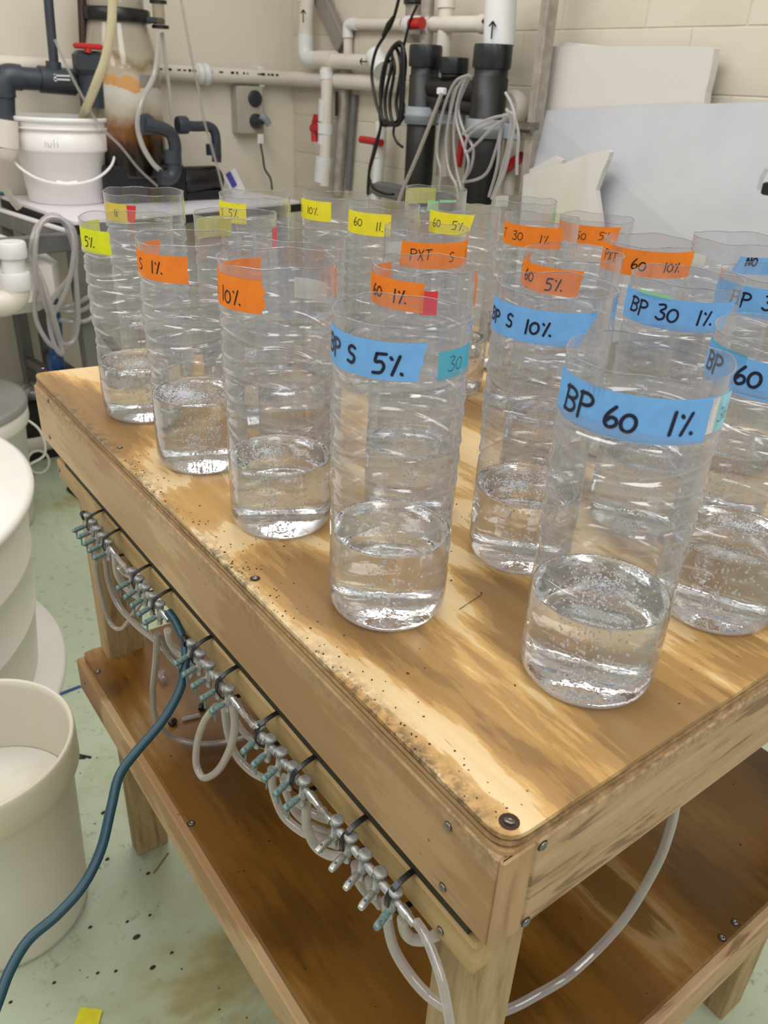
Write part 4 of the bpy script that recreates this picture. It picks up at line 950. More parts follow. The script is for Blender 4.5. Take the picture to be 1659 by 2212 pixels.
# steel stand with a white tub to its left
st = thing('steel_stand', 'grey steel stand holding a white tub left of the laminate bench', 'stand', (0.35, 3.3, FZ))
p0, p1 = A(165, 522, 2, -0.11), A(-5, 466, 2, -0.11)
dd = (p1-p0).normalized(); R = Matrix.Rotation(math.atan2(dd.y, dd.x), 3, 'Z'); ln = (p1-p0).length
MB().box((p0+p1)/2, (ln, 0.05, 0.062), 0.003, R).build('top_rail', M['steel_frame'], st)
nrm_ = Vector((-dd.y, dd.x, 0))
MB().box((p0+p1)/2+Vector((0, 0, 0.036))+nrm_*0.02, (ln, 0.02, 0.012), 0.002, R).build('ledge', M['laminate'], st)
for t in (0.03, 0.93):
    c = p0+(p1-p0)*t
    MB().box((c.x, c.y, (FZ-0.14)/2), (0.05, 0.05, -0.14-FZ), 0.003, R).build('leg', M['steel_frame'], st)
MB().box((p0+p1)/2+Vector((0, 0, -0.62)), (ln, 0.035, 0.035), 0.003, R).build('lower_rail', M['steel_frame'], st)
MB().box(p0+dd*0.02+nrm_*0.45+Vector((0, 0, 0)), (0.05, 0.9, 0.06), 0.003, R).build('cross_rail', M['steel_frame'], st)
MB().box(((p0+p1)/2)+nrm_*0.28+Vector((0, 0, -0.14)), (ln*0.95, 0.46, 0.22), 0.05, R).build('tub', M['white_plastic'], st)
# waste trap under the tub
w0 = A(30, 520, 1, 2.95); sc_ = 0.00195
def wp(px, py): return A(px, py, 1, 2.62)
trp = thing('waste_trap', 'white plastic waste trap under the tub', 'pipe', tuple(wp(30, 600)))
MB().lathe([(0.044, 0), (0.046, 0.01), (0.046, 0.045), (0.042, 0.05)], wp(28, 556), 24).build('collar', M['pvc_white'], trp)
MB().tube([wp(30, 590), wp(28, 530)], 0.035, 24).build('trap_neck', M['pvc_white'], trp)
MB().lathe([(0.045, -0.030), (0.047, -0.026), (0.047, 0.022), (0.045, 0.026)], wp(34, 605), 24).build('collar', M['pvc_white'], trp)
MB().tube(spline([wp(34, 615), wp(32, 640), wp(8, 655), wp(-30, 655), wp(-80, 650)], 6), 0.043, 20).build('trap_bend', M['pvc'], trp)
# coils of clear tubing hung on the rail
def loop2d(pts, y0, wob=0.0, rnd=random):
    return [A(px+rnd.uniform(-wob, wob), py+rnd.uniform(-wob, wob), 1, y0+0.02*math.sin(i*1.3)) for i, (px, py) in enumerate(pts)]
ct = thing('tubing_coil', 'hank of clear tubing looped over the steel rail', 'tubing', tuple(A(120, 480, 1, 2.86)))
L1 = [[(80, 500), (105, 472), (140, 478), (158, 520), (155, 580), (140, 630), (112, 680), (92, 640), (75, 570)],
      [(70, 520), (92, 476), (125, 470), (160, 500), (165, 590), (168, 680), (160, 735), (135, 740), (120, 690), (95, 620), (74, 560)],
      [(68, 530), (82, 490), (112, 474), (150, 490), (164, 560), (150, 600), (115, 645), (105, 690), (118, 750), (135, 760), (100, 650), (76, 580)],
      [(66, 540), (78, 495), (105, 468), (135, 472), (160, 540), (163, 640), (160, 720), (150, 745), (128, 752), (105, 740), (80, 700), (73, 650), (85, 610), (72, 575)],
      [(115, 665), (140, 664), (170, 655), (192, 640), (200, 655), (175, 672), (140, 674)], [(130, 690), (165, 688), (200, 668), (215, 662), (190, 690), (150, 697)]]
for i, L in enumerate(L1):
    MB().tube(spline(loop2d(L, 2.84+0.012*i, 2, random.Random(i)), 6, True), 0.0085, 8, closed=True).build('tube_loop', M['coil_tube'], ct)
q = A(117, 700, 1, 3.25)
bp = thing('blue_brush', 'blue plastic pole and bottle hanging behind the tubing', 'brush', tuple(q))
MB().tube([A(106, 600, 1, 3.25), A(112, 650, 1, 3.25), A(118, 700, 1, 3.25), A(122, 765, 1, 3.25)], [0.022, 0.026, 0.030, 0.028], 14).build('handle', M['blue_plastic'], bp)
MB().lathe([(0.03, -0.045), (0.034, -0.03), (0.034, 0.02), (0.02, 0.035)], A(120, 778, 1, 3.25), 18).build('bottle_cap', M['blue_plastic'], bp)
# white bucket on the bench
bc = (0.777, 3.455)
br = A(137, 250, 1, bc[1]).z
wb_ = thing('white_bucket', 'white handled bucket with a yellowed hose in it on the back bench', 'bucket', (bc[0], bc[1], PZ))
hb = br-PZ
MB().lathe([(0.150, 0.0), (0.158, 0.005), (0.176, hb*0.60), (0.188, hb*0.62), (0.190, hb*0.64), (0.192, hb*0.82), (0.186, hb*0.83), (0.188, hb*0.86), (0.198, hb*0.865), (0.199, hb*0.885), (0.189, hb*0.89), (0.191, hb*0.945), (0.201, hb*0.95), (0.202, hb*0.985), (0.198, hb), (0.192, hb), (0.188, hb*0.9), (0.150, 0.012), (0.0005, 0.011)], (bc[0], bc[1], PZ), 64).build('bucket_body', M['bucket_plastic'], wb_)
def rimp(a, rr=0.194, z=0.7): return Vector((bc[0]+rr*math.cos(a), bc[1]+rr*math.sin(a), PZ+hb*z))
fc = math.atan2(CAM.y-bc[1], CAM.x-bc[0])
hp = [rimp(fc-1.5, 0.198, 0.78)] + [rimp(fc-1.5+3.0*t, 0.205+0.03*math.sin(PI*t), 0.78-0.50*math.sin(PI*t)**0.8) for t in (0.08, 0.2, 0.35, 0.5, 0.65, 0.8, 0.92)] + [rimp(fc+1.5, 0.198, 0.78)]
MB().tube(spline(hp, 6), 0.0055, 8).build('handle', M['bucket_plastic'], wb_)
MB().tube([hp[4]*0.62+hp[3]*0.38, hp[4], hp[4]*0.62+hp[5]*0.38], 0.009, 10).build('handle_grip', M['bucket_plastic'], wb_)
for a in (fc-1.5, fc+1.5):
    p = rimp(a, 0.190, 0.76); MB().lathe([(0.024, 0), (0.022, 0.012), (0.0005, 0.014)], p, 14, ax=(math.cos(a), math.sin(a), 0)).build('handle_lug', M['bucket_plastic'], wb_)
# faded writing on the bucket wall
wr_ = MB(); Rw = 0.1925
def bfn(u, v): return Vector((bc[0]+Rw*math.cos(u/Rw), bc[1]+Rw*math.sin(u/Rw), v))
write(wr_, 'luIl', (fc-0.34)*Rw, PZ+hb*0.68, 0.026, 0.0016, bfn, 1.3)
wr_.build('faded_writing', M['lid_grey'], wb_)
air('drain_hose', 'yellowed drain hose hanging into the white bucket', [A(178, 256, 1, 3.34), A(190, 225, 1, 3.25), A(210, 175, 1, 3.18), A(228, 125, 1, 3.16), A(240, 60, 1, 3.15), A(243, 0, 1, 3.15), A(242, -60, 1, 3.15)], 0.017, M['yellow_tube'], None, 'hose')
# protein skimmer style filter tank
sx_, sy_ = 1.045, 3.43
def sz(py): return A(285, py, 1, sy_).z
sk = thing('filter_tank', 'brown-stained clear filter tank with black collar and pump', 'filter', (sx_, sy_, PZ))
def skim_mat():
    mt, nt, out = new_mat('stained_acrylic')
    tc_ = node(nt, 'ShaderNodeTexCoord'); sp2 = node(nt, 'ShaderNodeSeparateXYZ'); nt.links.new(tc_.outputs['Object'], sp2.inputs[0])
    v = mapping(nt, (1, 1, 1)); n = noise(nt, v, 7, 4)
    hgt = math_n(nt, 'ADD', sp2.outputs[2], math_n(nt, 'MULTIPLY', math_n(nt, 'SUBTRACT', n, 0.5), 0.16))
    mr = node(nt, 'ShaderNodeMapRange'); mr.inputs[1].default_value = PZ; mr.inputs[2].default_value = sz(60); nt.links.new(hgt, mr.inputs[0])
    col = ramp(nt, mr.outputs[0], [(0.0, srgb('100b08')), (0.27, srgb('160d08')), (0.36, srgb('3b210d')), (0.45, srgb('7d5328')), (0.52, srgb('b0a48f')), (0.62, srgb('c9c4b8')), (0.668, srgb('c9c3b5')), (0.675, srgb('c79560')), (0.72, srgb('c9965a')), (0.735, srgb('b8ab98')), (0.80, srgb('857252')), (0.84, srgb('a49a88')), (1.0, srgb('9c9384'))])
    principled(nt, out, col, 0.12, 0, None, spec=0.6)
    return mt
M['skim'] = skim_mat()
zb = PZ
MB().lathe([(0.158, zb+0.10), (0.160, zb+0.11), (0.160, sz(150)), (0.158, sz(143)), (0.150, sz(120)), (0.128, sz(70)), (0.120, sz(50))], (sx_, sy_, 0), 56).build('tank_body', M['skim'], sk)
MB().lathe([(0.136, sz(50)), (0.138, sz(46)), (0.138, sz(26)), (0.134, sz(22)), (0.112, sz(22))], (sx_, sy_, 0), 40).build('collar', M['black_plastic'], sk)
MB().lathe([(0.116, sz(22)), (0.116, sz(-90)), (0.112, sz(-90))], (sx_, sy_, 0), 40).build('cup', M['skim'], sk)
MB().box((sx_+0.02, sy_+0.005, zb+0.075), (0.36, 0.30, 0.15), 0.012).build('base', M['black_plastic'], sk)
# lettered sticker on the shell
a0 = math.atan2(CAM.y-sy_, CAM.x-sx_)
lb2 = MB(); cyl_patch(lb2, lambda u, v: Vector((sx_+0.161*math.cos(u/0.161), sy_+0.161*math.sin(u/0.161), v)), (a0+0.45)*0.161, (a0+1.25)*0.161, sz(186), sz(160))
lb2.build('label_plate', M['lid_grey'], sk)
sv = A(343, 60, 1, 3.30)
MB().lathe([(0.034, 0), (0.034, 0.012)], A(347, 62, 1, 3.34), 20).build('valve_flange', M['black_plastic'], sk)
MB().lathe([(0.024, 0), (0.024, 0.085)], A(345, 58, 1, 3.34), 20).build('air_chamber', M['acrylic'], sk)
MB().lathe([(0.034, 0), (0.034, 0.012)], A(342, 8, 1, 3.34), 20).build('valve_flange', M['black_plastic'], sk)
MB().box(A(328, 44, 1, 3.34), (0.10, 0.03, 0.022), 0.005).build('valve_arm', M['upvc'], sk)
MB().tube([A(350, 70, 1, 3.36), A(364, 180, 1, 3.36), A(372, 262, 1, 3.36)], 0.008, 8).build('riser_tube', M['pale_tube'], sk)
def up(*pts, y=3.20): return [A(px, py, 1, y) for px, py in pts]
MB().tube(spline(up((312, 268), (330, 272), (352, 278), (370, 290), (378, 315), (377, 345)), 5), 0.026, 16).build('outlet_pipe', M['upvc'], sk)
MB().lathe([(0.036, 0), (0.036, 0.05)], A(374, 352, 1, 3.20), 20).build('union_nut', M['upvc'], sk)
MB().tube(spline(up((374, 340), (376, 370), (366, 384), (345, 382)), 5), 0.030, 16).build('outlet_elbow', M['upvc'], sk)
MB().lathe([(0.038, 0), (0.040, 0.012), (0.038, 0.024)], A(318, 268, 1, 3.22), 20, ax=(-0.5, -0.8, 0)).build('union_nut', M['upvc'], sk)
MB().tube(spline(up((388, 270), (420, 273), (452, 274), (465, 290), (468, 330), (468, 350), y=3.38), 5), 0.021, 16).build('return_pipe', M['upvc'], sk)
MB().lathe([(0.034, 0), (0.036, 0.01), (0.036, 0.04), (0.034, 0.045)], A(383, 270, 1, 3.37), 16, ax=(1, 0, 0)).build('union_nut', M['upvc'], sk)
MB().lathe([(0.034, 0), (0.034, 0.045)], A(462, 335, 1, 3.38), 16).build('union_nut', M['upvc'], sk)
pc = A(430, 385, 1, 3.36)
MB().lathe([(0.055, -0.10), (0.062, -0.08), (0.062, 0.08), (0.05, 0.10)], (pc.x, pc.y, PZ+0.075), 24, ax=(1, 0.15, 0)).box((pc.x, pc.y, PZ+0.02), (0.20, 0.12, 0.04), 0.008).build('pump', M['black_plastic'], sk)
air('pump_tube', 'pale bent tube curving down beside the filter tank to its elbow', [A(340, 72, 1, 3.22), A(341, 110, 1, 3.22), A(332, 165, 1, 3.22), A(308, 215, 1, 3.22), A(297, 265, 1, 3.22), A(306, 310, 1, 3.22), A(328, 350, 1, 3.22), A(350, 372, 1, 3.22)], 0.0105, M['pale_tube'], None)
air('thin_line', 'thin clear line slanting down past the return pipe', up((384, -40), (400, 50), (415, 130), (428, 190), (441, 260), (458, 320), (473, 375), (485, 425), y=3.2), 0.0055, M['tube_clear'], None)
air('thin_line', 'thin clear line sloping behind the white bucket', up((118, 85), (150, 155), (180, 212), (215, 270), (262, 318), (300, 365), (340, 402), y=3.26), 0.0055, M['tube_clear'], None)
air('bench_hose', 'grey hose hanging at the left frame edge over the bench', up((-20, 330), (0, 385), (22, 425), (42, 450), y=2.95), 0.0125, M['tube_milky'], None)
# dark pipework left
dp = thing('dark_pipework', 'dark grey pressure pipework with red valve handle left of the filter', 'pipe', tuple(A(120, 170, 1, 3.42)))
def dq(px, py, y=3.42): return A(px, py, 1, y)
MB().tube([dq(0, 165), dq(60, 170), dq(130, 174), dq(205, 182)], 0.040, 20).build('header_pipe', M['upvc'], dp)
MB().tube([dq(85, 171), dq(160, 178)], 0.048, 20).build('tee', M['upvc'], dp)
MB().tube([dq(118, 152), dq(106, 20), dq(100, -60)], 0.018, 14).build('riser', M['upvc'], dp)
MB().tube([dq(117, 160), dq(115, 133)], 0.029, 16).build('tee_socket', M['upvc'], dp)
MB().tube(spline([dq(45, 168), dq(20, 166), dq(8, 175), dq(6, 195), dq(8, 210)], 4), 0.046, 18).build('elbow', M['upvc'], dp)
MB().tube([dq(8, 200), dq(10, 260)], 0.040, 18).build('drop_pipe', M['upvc'], dp)
MB().tube([dq(195, 122, 3.36), dq(202, 232, 3.36)], 0.050, 20).build('valve_body', M['upvc'], dp)
MB().box(dq(192, 135, 3.34), (0.11, 0.09, 0.08), 0.015).build('valve_block', M['upvc'], dp)
MB().tube([dq(180, 100), dq(176, 0), dq(174, -60)], 0.016, 12).build('brown_riser', plain('brown_pipe', '3a2418', 0.4), dp)
MB().tube([dq(190, 114, 3.30), dq(190, 103, 3.30)], 0.014, 10).box(dq(190, 100, 3.30), (0.110, 0.03, 0.020), 0.006).build('valve_handle', M['red'], dp)
MB().box(dq(125, 163)+Vector((0, -0.05, 0)), (0.062, 0.002, 0.006)).box(dq(125, 171)+Vector((0, -0.05, 0)), (0.062, 0.002, 0.006)).box(dq(111, 167)+Vector((0, -0.05, 0)), (0.008, 0.002, 0.026)).build('flow_arrow', M['pvc_white'], dp)
wpz = thing('white_elbow_pipe', 'white pipe end below the dark pipework at the left frame edge', 'pipe', tuple(dq(10, 300, 3.38)))
MB().tube([dq(8, 258, 3.38), dq(10, 318, 3.38)], 0.052, 20).build('pipe_barrel', M['pvc'], wpz)
MB().lathe([(0.050, 0), (0.042, -0.03), (0.02, -0.05), (0.001, -0.055)], dq(10, 318, 3.38), 20, ax=(0, 0, 1)).build('pipe_end', M['pvc'], wpz)
# bits on the bench
a_ = A(25, 402, 2, PZ+0.004)
tag(MB().box((a_.x+0.05, a_.y+0.02, PZ+0.005), (0.16, 0.28, 0.008), 0.002).build('notebook', M['laminate']), 'white paper pad at the left end of the back bench', 'paper')
tag(MB().tube(spline([A(-10, 420, 2, PZ+0.008), A(30, 414, 2, PZ+0.008), A(64, 412, 2, PZ+0.008)], 5), 0.007, 8).build('teal_pen', M['teal_plastic']), 'teal pen on the paper pad', 'pen')
a_ = A(505, 405, 1, 3.5)
mk = thing('marker_card', 'white card with a blue-violet mark leaning by the pump', 'card', tuple(a_))
c = A(507, 398, 1, 3.46); Rr_ = Matrix.Rotation(-0.5, 3, 'Y') 
MB().box(c, (0.075, 0.008, 0.12), 0.002, Rr_).build('card', M['pvc_white'], mk)
MB().box(A(500, 388, 1, 3.452), (0.028, 0.004, 0.07), 0.002, Rr_).build('violet_mark', M['lavender'], mk)

# ================================================================== PIPES AND SOCKET ON THE BACK WALL
PZL = 0.459; yl = WY-0.055
lp = thing('wall_pipe', 'long white pipe along the back wall with printed lettering', 'pipe', (0.2, yl, PZL))
MB().tube([(-1.6, yl, PZL), (1.975, yl, PZL)], 0.032, 24).build('pipe_run', M['pvc'], lp)
MB().tube([(1.975, yl+0.02, PZL), (1.975, 2.75, PZL)], 0.032, 24).build('pipe_run', M['pvc'], lp)
q = A(437, 160, 1, yl)
MB().lathe([(0.035, -0.03), (0.044, -0.026), (0.044, 0.0), (0.040, 0.002), (0.046, 0.004), (0.046, 0.03), (0.036, 0.034)], (q.x, yl, PZL), 24, ax=(1, 0, 0)).build('union_coupling', M['pvc_white'], lp)
pr = MB(); rnd = random.Random(3)
x = 1.28
while x < 1.90:
    w = rnd.uniform(0.006, 0.02)
    if rnd.random() < 0.72: pr.box((x, yl-0.0316, PZL+0.012), (w, 0.002, rnd.uniform(0.006, 0.011)))
    x += w+rnd.uniform(0.003, 0.012)
pr.build('printed_lettering', M['dark'], lp)['kind'] = 'stuff'
for x in (0.6, 1.82): MB().box((x, WY-0.03, PZL), (0.03, 0.06, 0.09), 0.004).build('pipe_clip', M['pvc_white'], lp)
# socket outlet
so = thing('power_outlet', 'grey weatherproof power outlet box below the wall pipe', 'outlet', tuple(A(535, 235, 1, WY-0.03)))
a_, b_ = A(505, 184, 1, WY-0.04), A(566, 290, 1, WY-0.04)
cx_, cz_ = (a_.x+b_.x)/2, (a_.z+b_.z)/2; ww, hh_ = abs(b_.x-a_.x), abs(a_.z-b_.z)
MB().box((cx_, WY-0.035, cz_), (ww, 0.07, hh_), 0.008).build('outlet_box', M['socket_grey'], so)
pr_ = A(551, 213, 1, WY-0.075)
MB().lathe([(0.036, 0), (0.036, 0.008), (0.030, 0.010), (0.001, 0.010)], (pr_.x, WY-0.071, pr_.z), 24, ax=(0, -1, 0)).build('outlet_face', M['socket_dark'], so)
pk = A(556, 262, 1, WY-0.09)
pg = MB().lathe([(0.034, 0), (0.032, 0.03), (0.016, 0.05), (0.012, 0.07)], (pk.x, WY-0.072, pk.z), 20, ax=(0, -1, 0)); pg.build('outlet_face', M['socket_dark'], so)
pl_ = thing('power_plug', 'grey plug and cable in the lower outlet, with a white tag', 'plug', tuple(pk))
MB().tube(spline([(pk.x-0.01, WY-0.14, pk.z+0.03), (pk.x+0.01, WY-0.15, pk.z+0.015), (pk.x+0.03, WY-0.15, pk.z-0.01)], 4), [0.018]*4+[0.016]*5, 14).build('plug_body', M['bracket'], pl_)
MB().box(A(563, 300, 1, WY-0.155), (0.032, 0.003, 0.042), 0.001).box(A(563, 300, 1, WY-0.157), (0.006, 0.003, 0.022)).build('white_tag', M['pvc_white'], pl_)
MB().tube(spline([A(563, 312, 1, WY-0.15), A(568, 340, 1, WY-0.13), A(572, 365, 1, WY-0.1), A(584, 385, 1, WY-0.1), A(588, 410, 1, WY-0.1)], 6), 0.0055, 8).build('cable', M['cable_grey'], pl_)

# ================================================================== PIPE CLUSTER IN THE CORNER
def pipe(name, label, segs, cat='pipe', group=None):
    """segs: list of (partname, [(px,py)...], plane y, radius, material)"""
    p = segs[0]; root = thing(name, label, cat, tuple(A(*p[1][0], 1, p[2]) if p[2] > 2.55 else A(*p[1][0], 0, p[2])), group)
    for nm, pts, pl, r, mt in segs:
        P = [A(px, py, 1, pl) if pl > 2.55 else A(px, py, 0, pl) for px, py in pts]
        if len(P) > 2: P = spline(P, 5)
        MB().tube(P, r, 20).build(nm, mt, root)
    return root
def arrow(px, py, pl, up_, par, L=0.05):
    """marker-pen arrow drawn on a pipe"""
    c = A(px, py, 1, pl) if pl > 2.55 else A(px, py, 0, pl)
    ax1 = Vector((0, 0, 1)) if up_ else (Vector((-1, 0, 0)) if pl > 2.55 else Vector((0, 1, 0)))
    tow = (CAM-c).normalized(); side = ax1.cross(tow).normalized(); b = MB()
    for (u0, v0, u1, v1) in ((-0.5, 0, 0.5, 0), (0.5, 0, 0.2, 0.22), (0.5, 0, 0.2, -0.22)):
        a, d = c+ax1*u0*L+side*v0*L, c+ax1*u1*L+side*v1*L; b.tube([a, d], 0.0028, 6)
    b.build('flow_arrow', M['dark'], par)
YC = 1.95; XR = 1.93
p1_ = pipe('manifold_pipe', 'white pipe with up arrow, elbow and tee in the room corner', [
  ('riser', [(664, -30), (661, 80)], YC, 0.034, M['pvc']), ('elbow', [(661, 75), (661, 110), (668, 127), (690, 130)], YC, 0.037, M['pvc_white']),
  ('cross_run', [(675, 130), (815, 135)], YC, 0.030, M['pvc']), ('tee', [(688, 129), (722, 130)], YC, 0.038, M['pvc']),
  ('end_cap', [(808, 118), (826, 150)], YC-0.01, 0.040, M['pvc_white']), ('riser_cap', [(660, 4), (660, -6)], YC, 0.040, M['pvc'])])
arrow(655, 35, YC-0.05, True, p1_); arrow(785, 133, YC-0.05, False, p1_)
pipe('valve_drop', 'white vertical pipe with a red-handled valve beneath the tee', [
  ('drop_pipe', [(706, 145), (706, 230), (700, 400)], YC-0.02, 0.028, M['pvc']), ('socket', [(705, 150), (706, 172)], YC-0.02, 0.031, M['pvc_white']),
  ('valve_body', [(704, 215), (702, 262)], YC-0.02, 0.033, M['pvc_white']), ('valve_union', [(703, 266), (702, 288)], YC-0.02, 0.038, M['pvc_white']),
  ('valve_body', [(702, 290), (701, 312)], YC-0.02, 0.032, M['pvc_white']), ('reducer', [(700, 340), (696, 392)], YC-0.02, 0.040, M['pvc_white']),
  ('valve_handle', [(684, 250), (679, 275), (680, 306)], YC-0.05, 0.016, M['red']), ('handle_boss', [(690, 277), (676, 277)], YC-0.05, 0.020, M['red'])])
rp = pipe('return_line', 'slimmer white pipe turning down from the upper cross pipe', [
  ('drop_pipe', [(752, 118), (752, 70)], YC+0.055, 0.021, M['pvc']), ('elbow', [(752, 82), (752, 58), (758, 52), (772, 52)], YC+0.052, 0.024, M['pvc_white']),
  ('cross_run', [(765, 52), (870, 53)], YC+0.055, 0.021, M['pvc'])])
pipe('rear_pipe', 'greyish rear pipe standing behind the valve drop', [
  ('stand_pipe', [(747, 150), (738, 300), (728, 420)], YC+0.045, 0.026, M['post']), ('socket', [(747, 165), (746, 185)], YC+0.045, 0.032, M['pvc']), ('shadow_rail', [(766, 205), (752, 410)], YC+0.055, 0.014, M['steel_frame'])])
pipe('lower_pipe', 'white pipe with red lever behind the black cable', [
  ('pipe_barrel', [(822, 262), (822, 310), (812, 430)], 1.93, 0.024, M['pvc_white']), ('socket', [(820, 300), (818, 340)], 1.93, 0.030, M['pvc']),
  ('lever', [(780, 301), (800, 304), (824, 309)], 1.90, 0.015, M['red'])])
tag(MB().box((0, 0, 0), (0.004, 0.02, 0.10)).build('spacer', M['dark']), 'small black strip clipped beside the valve drop', 'strip').location = A(727, 224, 0, YC)
# slanted grey tray high in the corner
a_, b_ = A(668, -60, 0, YC+0.05), A(740, 100, 0, YC+0.05)
d_ = (b_-a_); ang_ = math.atan2(d_.z, d_.y)
tag(MB().box((a_+b_)/2, (0.03, d_.length, 0.085), 0.004, Matrix.Rotation(ang_, 3, 'X')).build('cable_tray', M['grey_strip']), 'slanted grey tray strip high in the room corner', 'tray')
# pipes along the right wall, behind the canisters
up1 = pipe('upper_pipe', 'upper white cross pipe with a red valve behind the canisters', [
  ('cross_run', [(885, 53), (1065, 52)], XR-0.04, 0.026, M['pvc']), ('valve_body', [(880, 54), (930, 54)], XR-0.05, 0.031, M['pvc_white']),
  ('tee', [(1040, 52), (1066, 52)], XR-0.04, 0.031, M['pvc']), ('valve_handle', [(888, 52), (902, 51), (912, 50)], XR-0.10, 0.020, M['red'])])
arrow(1050, 46, XR-0.08, False, up1, 0.04)
up2 = pipe('thick_riser', 'thick white riser with an up arrow above the right canister', [
  ('riser', [(1083, -30), (1078, 100)], 1.86, 0.054, M['pvc_white'])])
arrow(1063, 65, 1.80, True, up2, 0.05)
pipe('slim_riser', 'slim white pipe rising between the two large canisters', [
  ('riser', [(966, -30), (962, 60), (952, 170)], 1.90, 0.028, M['pvc']), ('socket', [(966, -30), (964, 18)], 1.90, 0.034, M['pvc'])])
pipe('grey_riser', 'greyish riser pipe above the left canister', [
  ('riser', [(926, -30), (920, 100)], 1.88, 0.025, M['post'])])
pipe('stub_pipe', 'short brownish-white pipe with black cap above the cable hank', [
  ('pipe_barrel', [(894, 10), (891, 92)], 1.93, 0.032, M['post']), ('black_cap', [(893, -20), (893, 8)], 1.92, 0.038, M['black_plastic'])])
pipe('valve_cluster', 'white pipe with red valve handle right of the canisters', [
  ('pipe_barrel', [(1107, 280), (1098, 420)], 1.97, 0.026, M['pvc']), ('valve_handle', [(1092, 365), (1110, 350), (1128, 338)], 1.93, 0.018, M['red'])])
pipe('hidden_valve', 'red valve handles and clear pipe glimpsed between the canisters', [
  ('valve_body', [(962, 230), (962, 300), (955, 380)], 1.96, 0.026, M['pvc']), ('valve_handle', [(1001, 290), (996, 320), (990, 360)], 1.93, 0.014, M['red'])])
tag(MB().lathe([(0.06, 0), (0.062, 0.01), (0.062, 0.05), (0.05, 0.06)], A(1112, 235, 0, 1.99), 24, ax=(-1, -0.2, 0)).build('pipe_flange', M['pvc']), 'round white pipe end on the wall right of the canisters', 'pipe')
# filter canisters
def canister(label, xc, pxs, py0, py1, r, capr, caph):
    c = A(pxs[0], py0, 0, xc); cb = A(pxs[1], py1, 0, xc)
    x, y = c.x, (c.y+cb.y)/2; zt, zb2 = c.z, A(pxs[1], py1, 0, xc).z
    root = thing('filter_canister', label, 'filter', (x, y, zb2), 'black filter canisters on the right wall')
    MB().lathe([(r*0.80, zb2), (r*0.92, zb2+0.03), (r, zb2+0.10), (r, zt-caph-0.03), (r*0.93, zt-caph-0.028), (r*0.93, zt-caph)], (x, y, 0), 32).build('housing', M['canister'], root)
    MB().lathe([(capr*0.97, zt-caph-0.002), (capr, zt-caph+0.006), (capr, zt-0.010), (capr*0.96, zt)], (x, y, 0), 32).build('canister_cap', M['canister_cap'], root)
    return Vector((x, y, 0)), zt, zb2
cR, zt1, zb1 = canister('black filter canister on the right with a thick riser above', 1.84, (1060, 1040), 96, 440, 0.062, 0.066, 0.070)
cL, zt2, zb2_ = canister('black filter canister on the left beside the cable hank', 1.84, (912, 908), 97, 445, 0.056, 0.062, 0.070)
cM, zt3, zb3 = canister('shorter black filter canister between the two large ones', 1.86, (978, 980), 124, 215, 0.045, 0.052, 0.05)
mid = (cR+cL)/2
zc = A(960, 190, 0, 1.84).z
tag(MB().tube([(cL.x, cL.y-0.05, zc), (cR.x, cR.y+0.05, zc-0.005)], 0.034, 18).tube([(cL.x, cL.y-0.05, zc-0.045), (cR.x, cR.y+0.05, zc-0.06)], 0.026, 18).build('canister_link', M['canister']), 'black ribbed pipe joining the canisters', 'pipe')
for (cc, r, py, l) in ((cR, 0.062, 268, 'grey bracket clamp round the right canister'), (cL, 0.056, 254, 'grey bracket clamp round the left canister')):
    z = A(960, py, 0, 1.84).z
    o = MB().lathe([(r+0.003, z-0.030), (r+0.010, z-0.030), (r+0.010, z-0.004), (r+0.014, z), (r+0.010, z+0.004), (r+0.010, z+0.030), (r+0.003, z+0.030)], (cc.x, cc.y, 0), 32, capb=False, capt=False)
    o.box((cc.x+0.08, cc.y, z), (0.07, 0.05, 0.05), 0.004)
    if cc is cR: o.box((cc.x+0.03, cc.y-0.09, z-0.005), (0.02, 0.10, 0.05), 0.004)
    else: o.box((cc.x+0.03, cc.y-0.13, z-0.005), (0.02, 0.16, 0.04), 0.004)
    tag(o.build('bracket_clamp', M['bracket']), l, 'bracket', 'grey clamps holding the canisters')
# black cable hank and hanging cords
ch_ = thing('cable_hank', 'looped hank of black cable left of the canisters', 'cable', tuple(A(850, 180, 0, 1.80)))
hank = [[(840, 120), (858, 94), (872, 105), (872, 180), (865, 262), (845, 268), (826, 255), (822, 200), (828, 150)],
        [(834, 130), (852, 98), (868, 100), (866, 190), (862, 256), (838, 262), (832, 210), (846, 140)],
        [(846, 112), (864, 98), (876, 130), (870, 210), (874, 250), (850, 266), (842, 220), (852, 150)],
        [(838, 125), (856, 104), (866, 150), (856, 220), (860, 262), (842, 270), (822, 262), (826, 190)]]
for i, L in enumerate(hank):
    MB().tube(spline([A(px, py, 0, 1.79+0.012*i) for px, py in L], 6, True), 0.0068, 8, closed=True).build('cable_loop', M['black_plastic'], ch_)
air('hanging_cable', 'black power cord hanging with an inline plug left of the hank', [A(866, -20, 0, 1.80), A(850, 40, 0, 1.80), A(832, 75, 0, 1.80), A(812, 110, 0, 1.80), A(803, 160, 0, 1.80), A(812, 220, 0, 1.80), A(823, 262, 0, 1.80), A(812, 320, 0, 1.80), A(798, 370, 0, 1.80), A(794, 425, 0, 1.80)], 0.0062, M['black_plastic'], None, 'cable')
tag(MB().tube([A(850, 38, 0, 1.795), A(840, 55, 0, 1.795), A(828, 78, 0, 1.795)], [0.008, 0.013, 0.008], 12).build('inline_plug', M['black_plastic']), 'black inline connector on the hanging cord', 'connector')
air('hanging_cable', 'second black cord drooping below the hank', [A(826, 262, 0, 1.81), A(806, 330, 0, 1.81), A(797, 375, 0, 1.81), A(806, 405, 0, 1.81), A(830, 418, 0, 1.81), A(850, 420, 0, 1.81)], 0.0055, M['black_plastic'], None, 'cable')
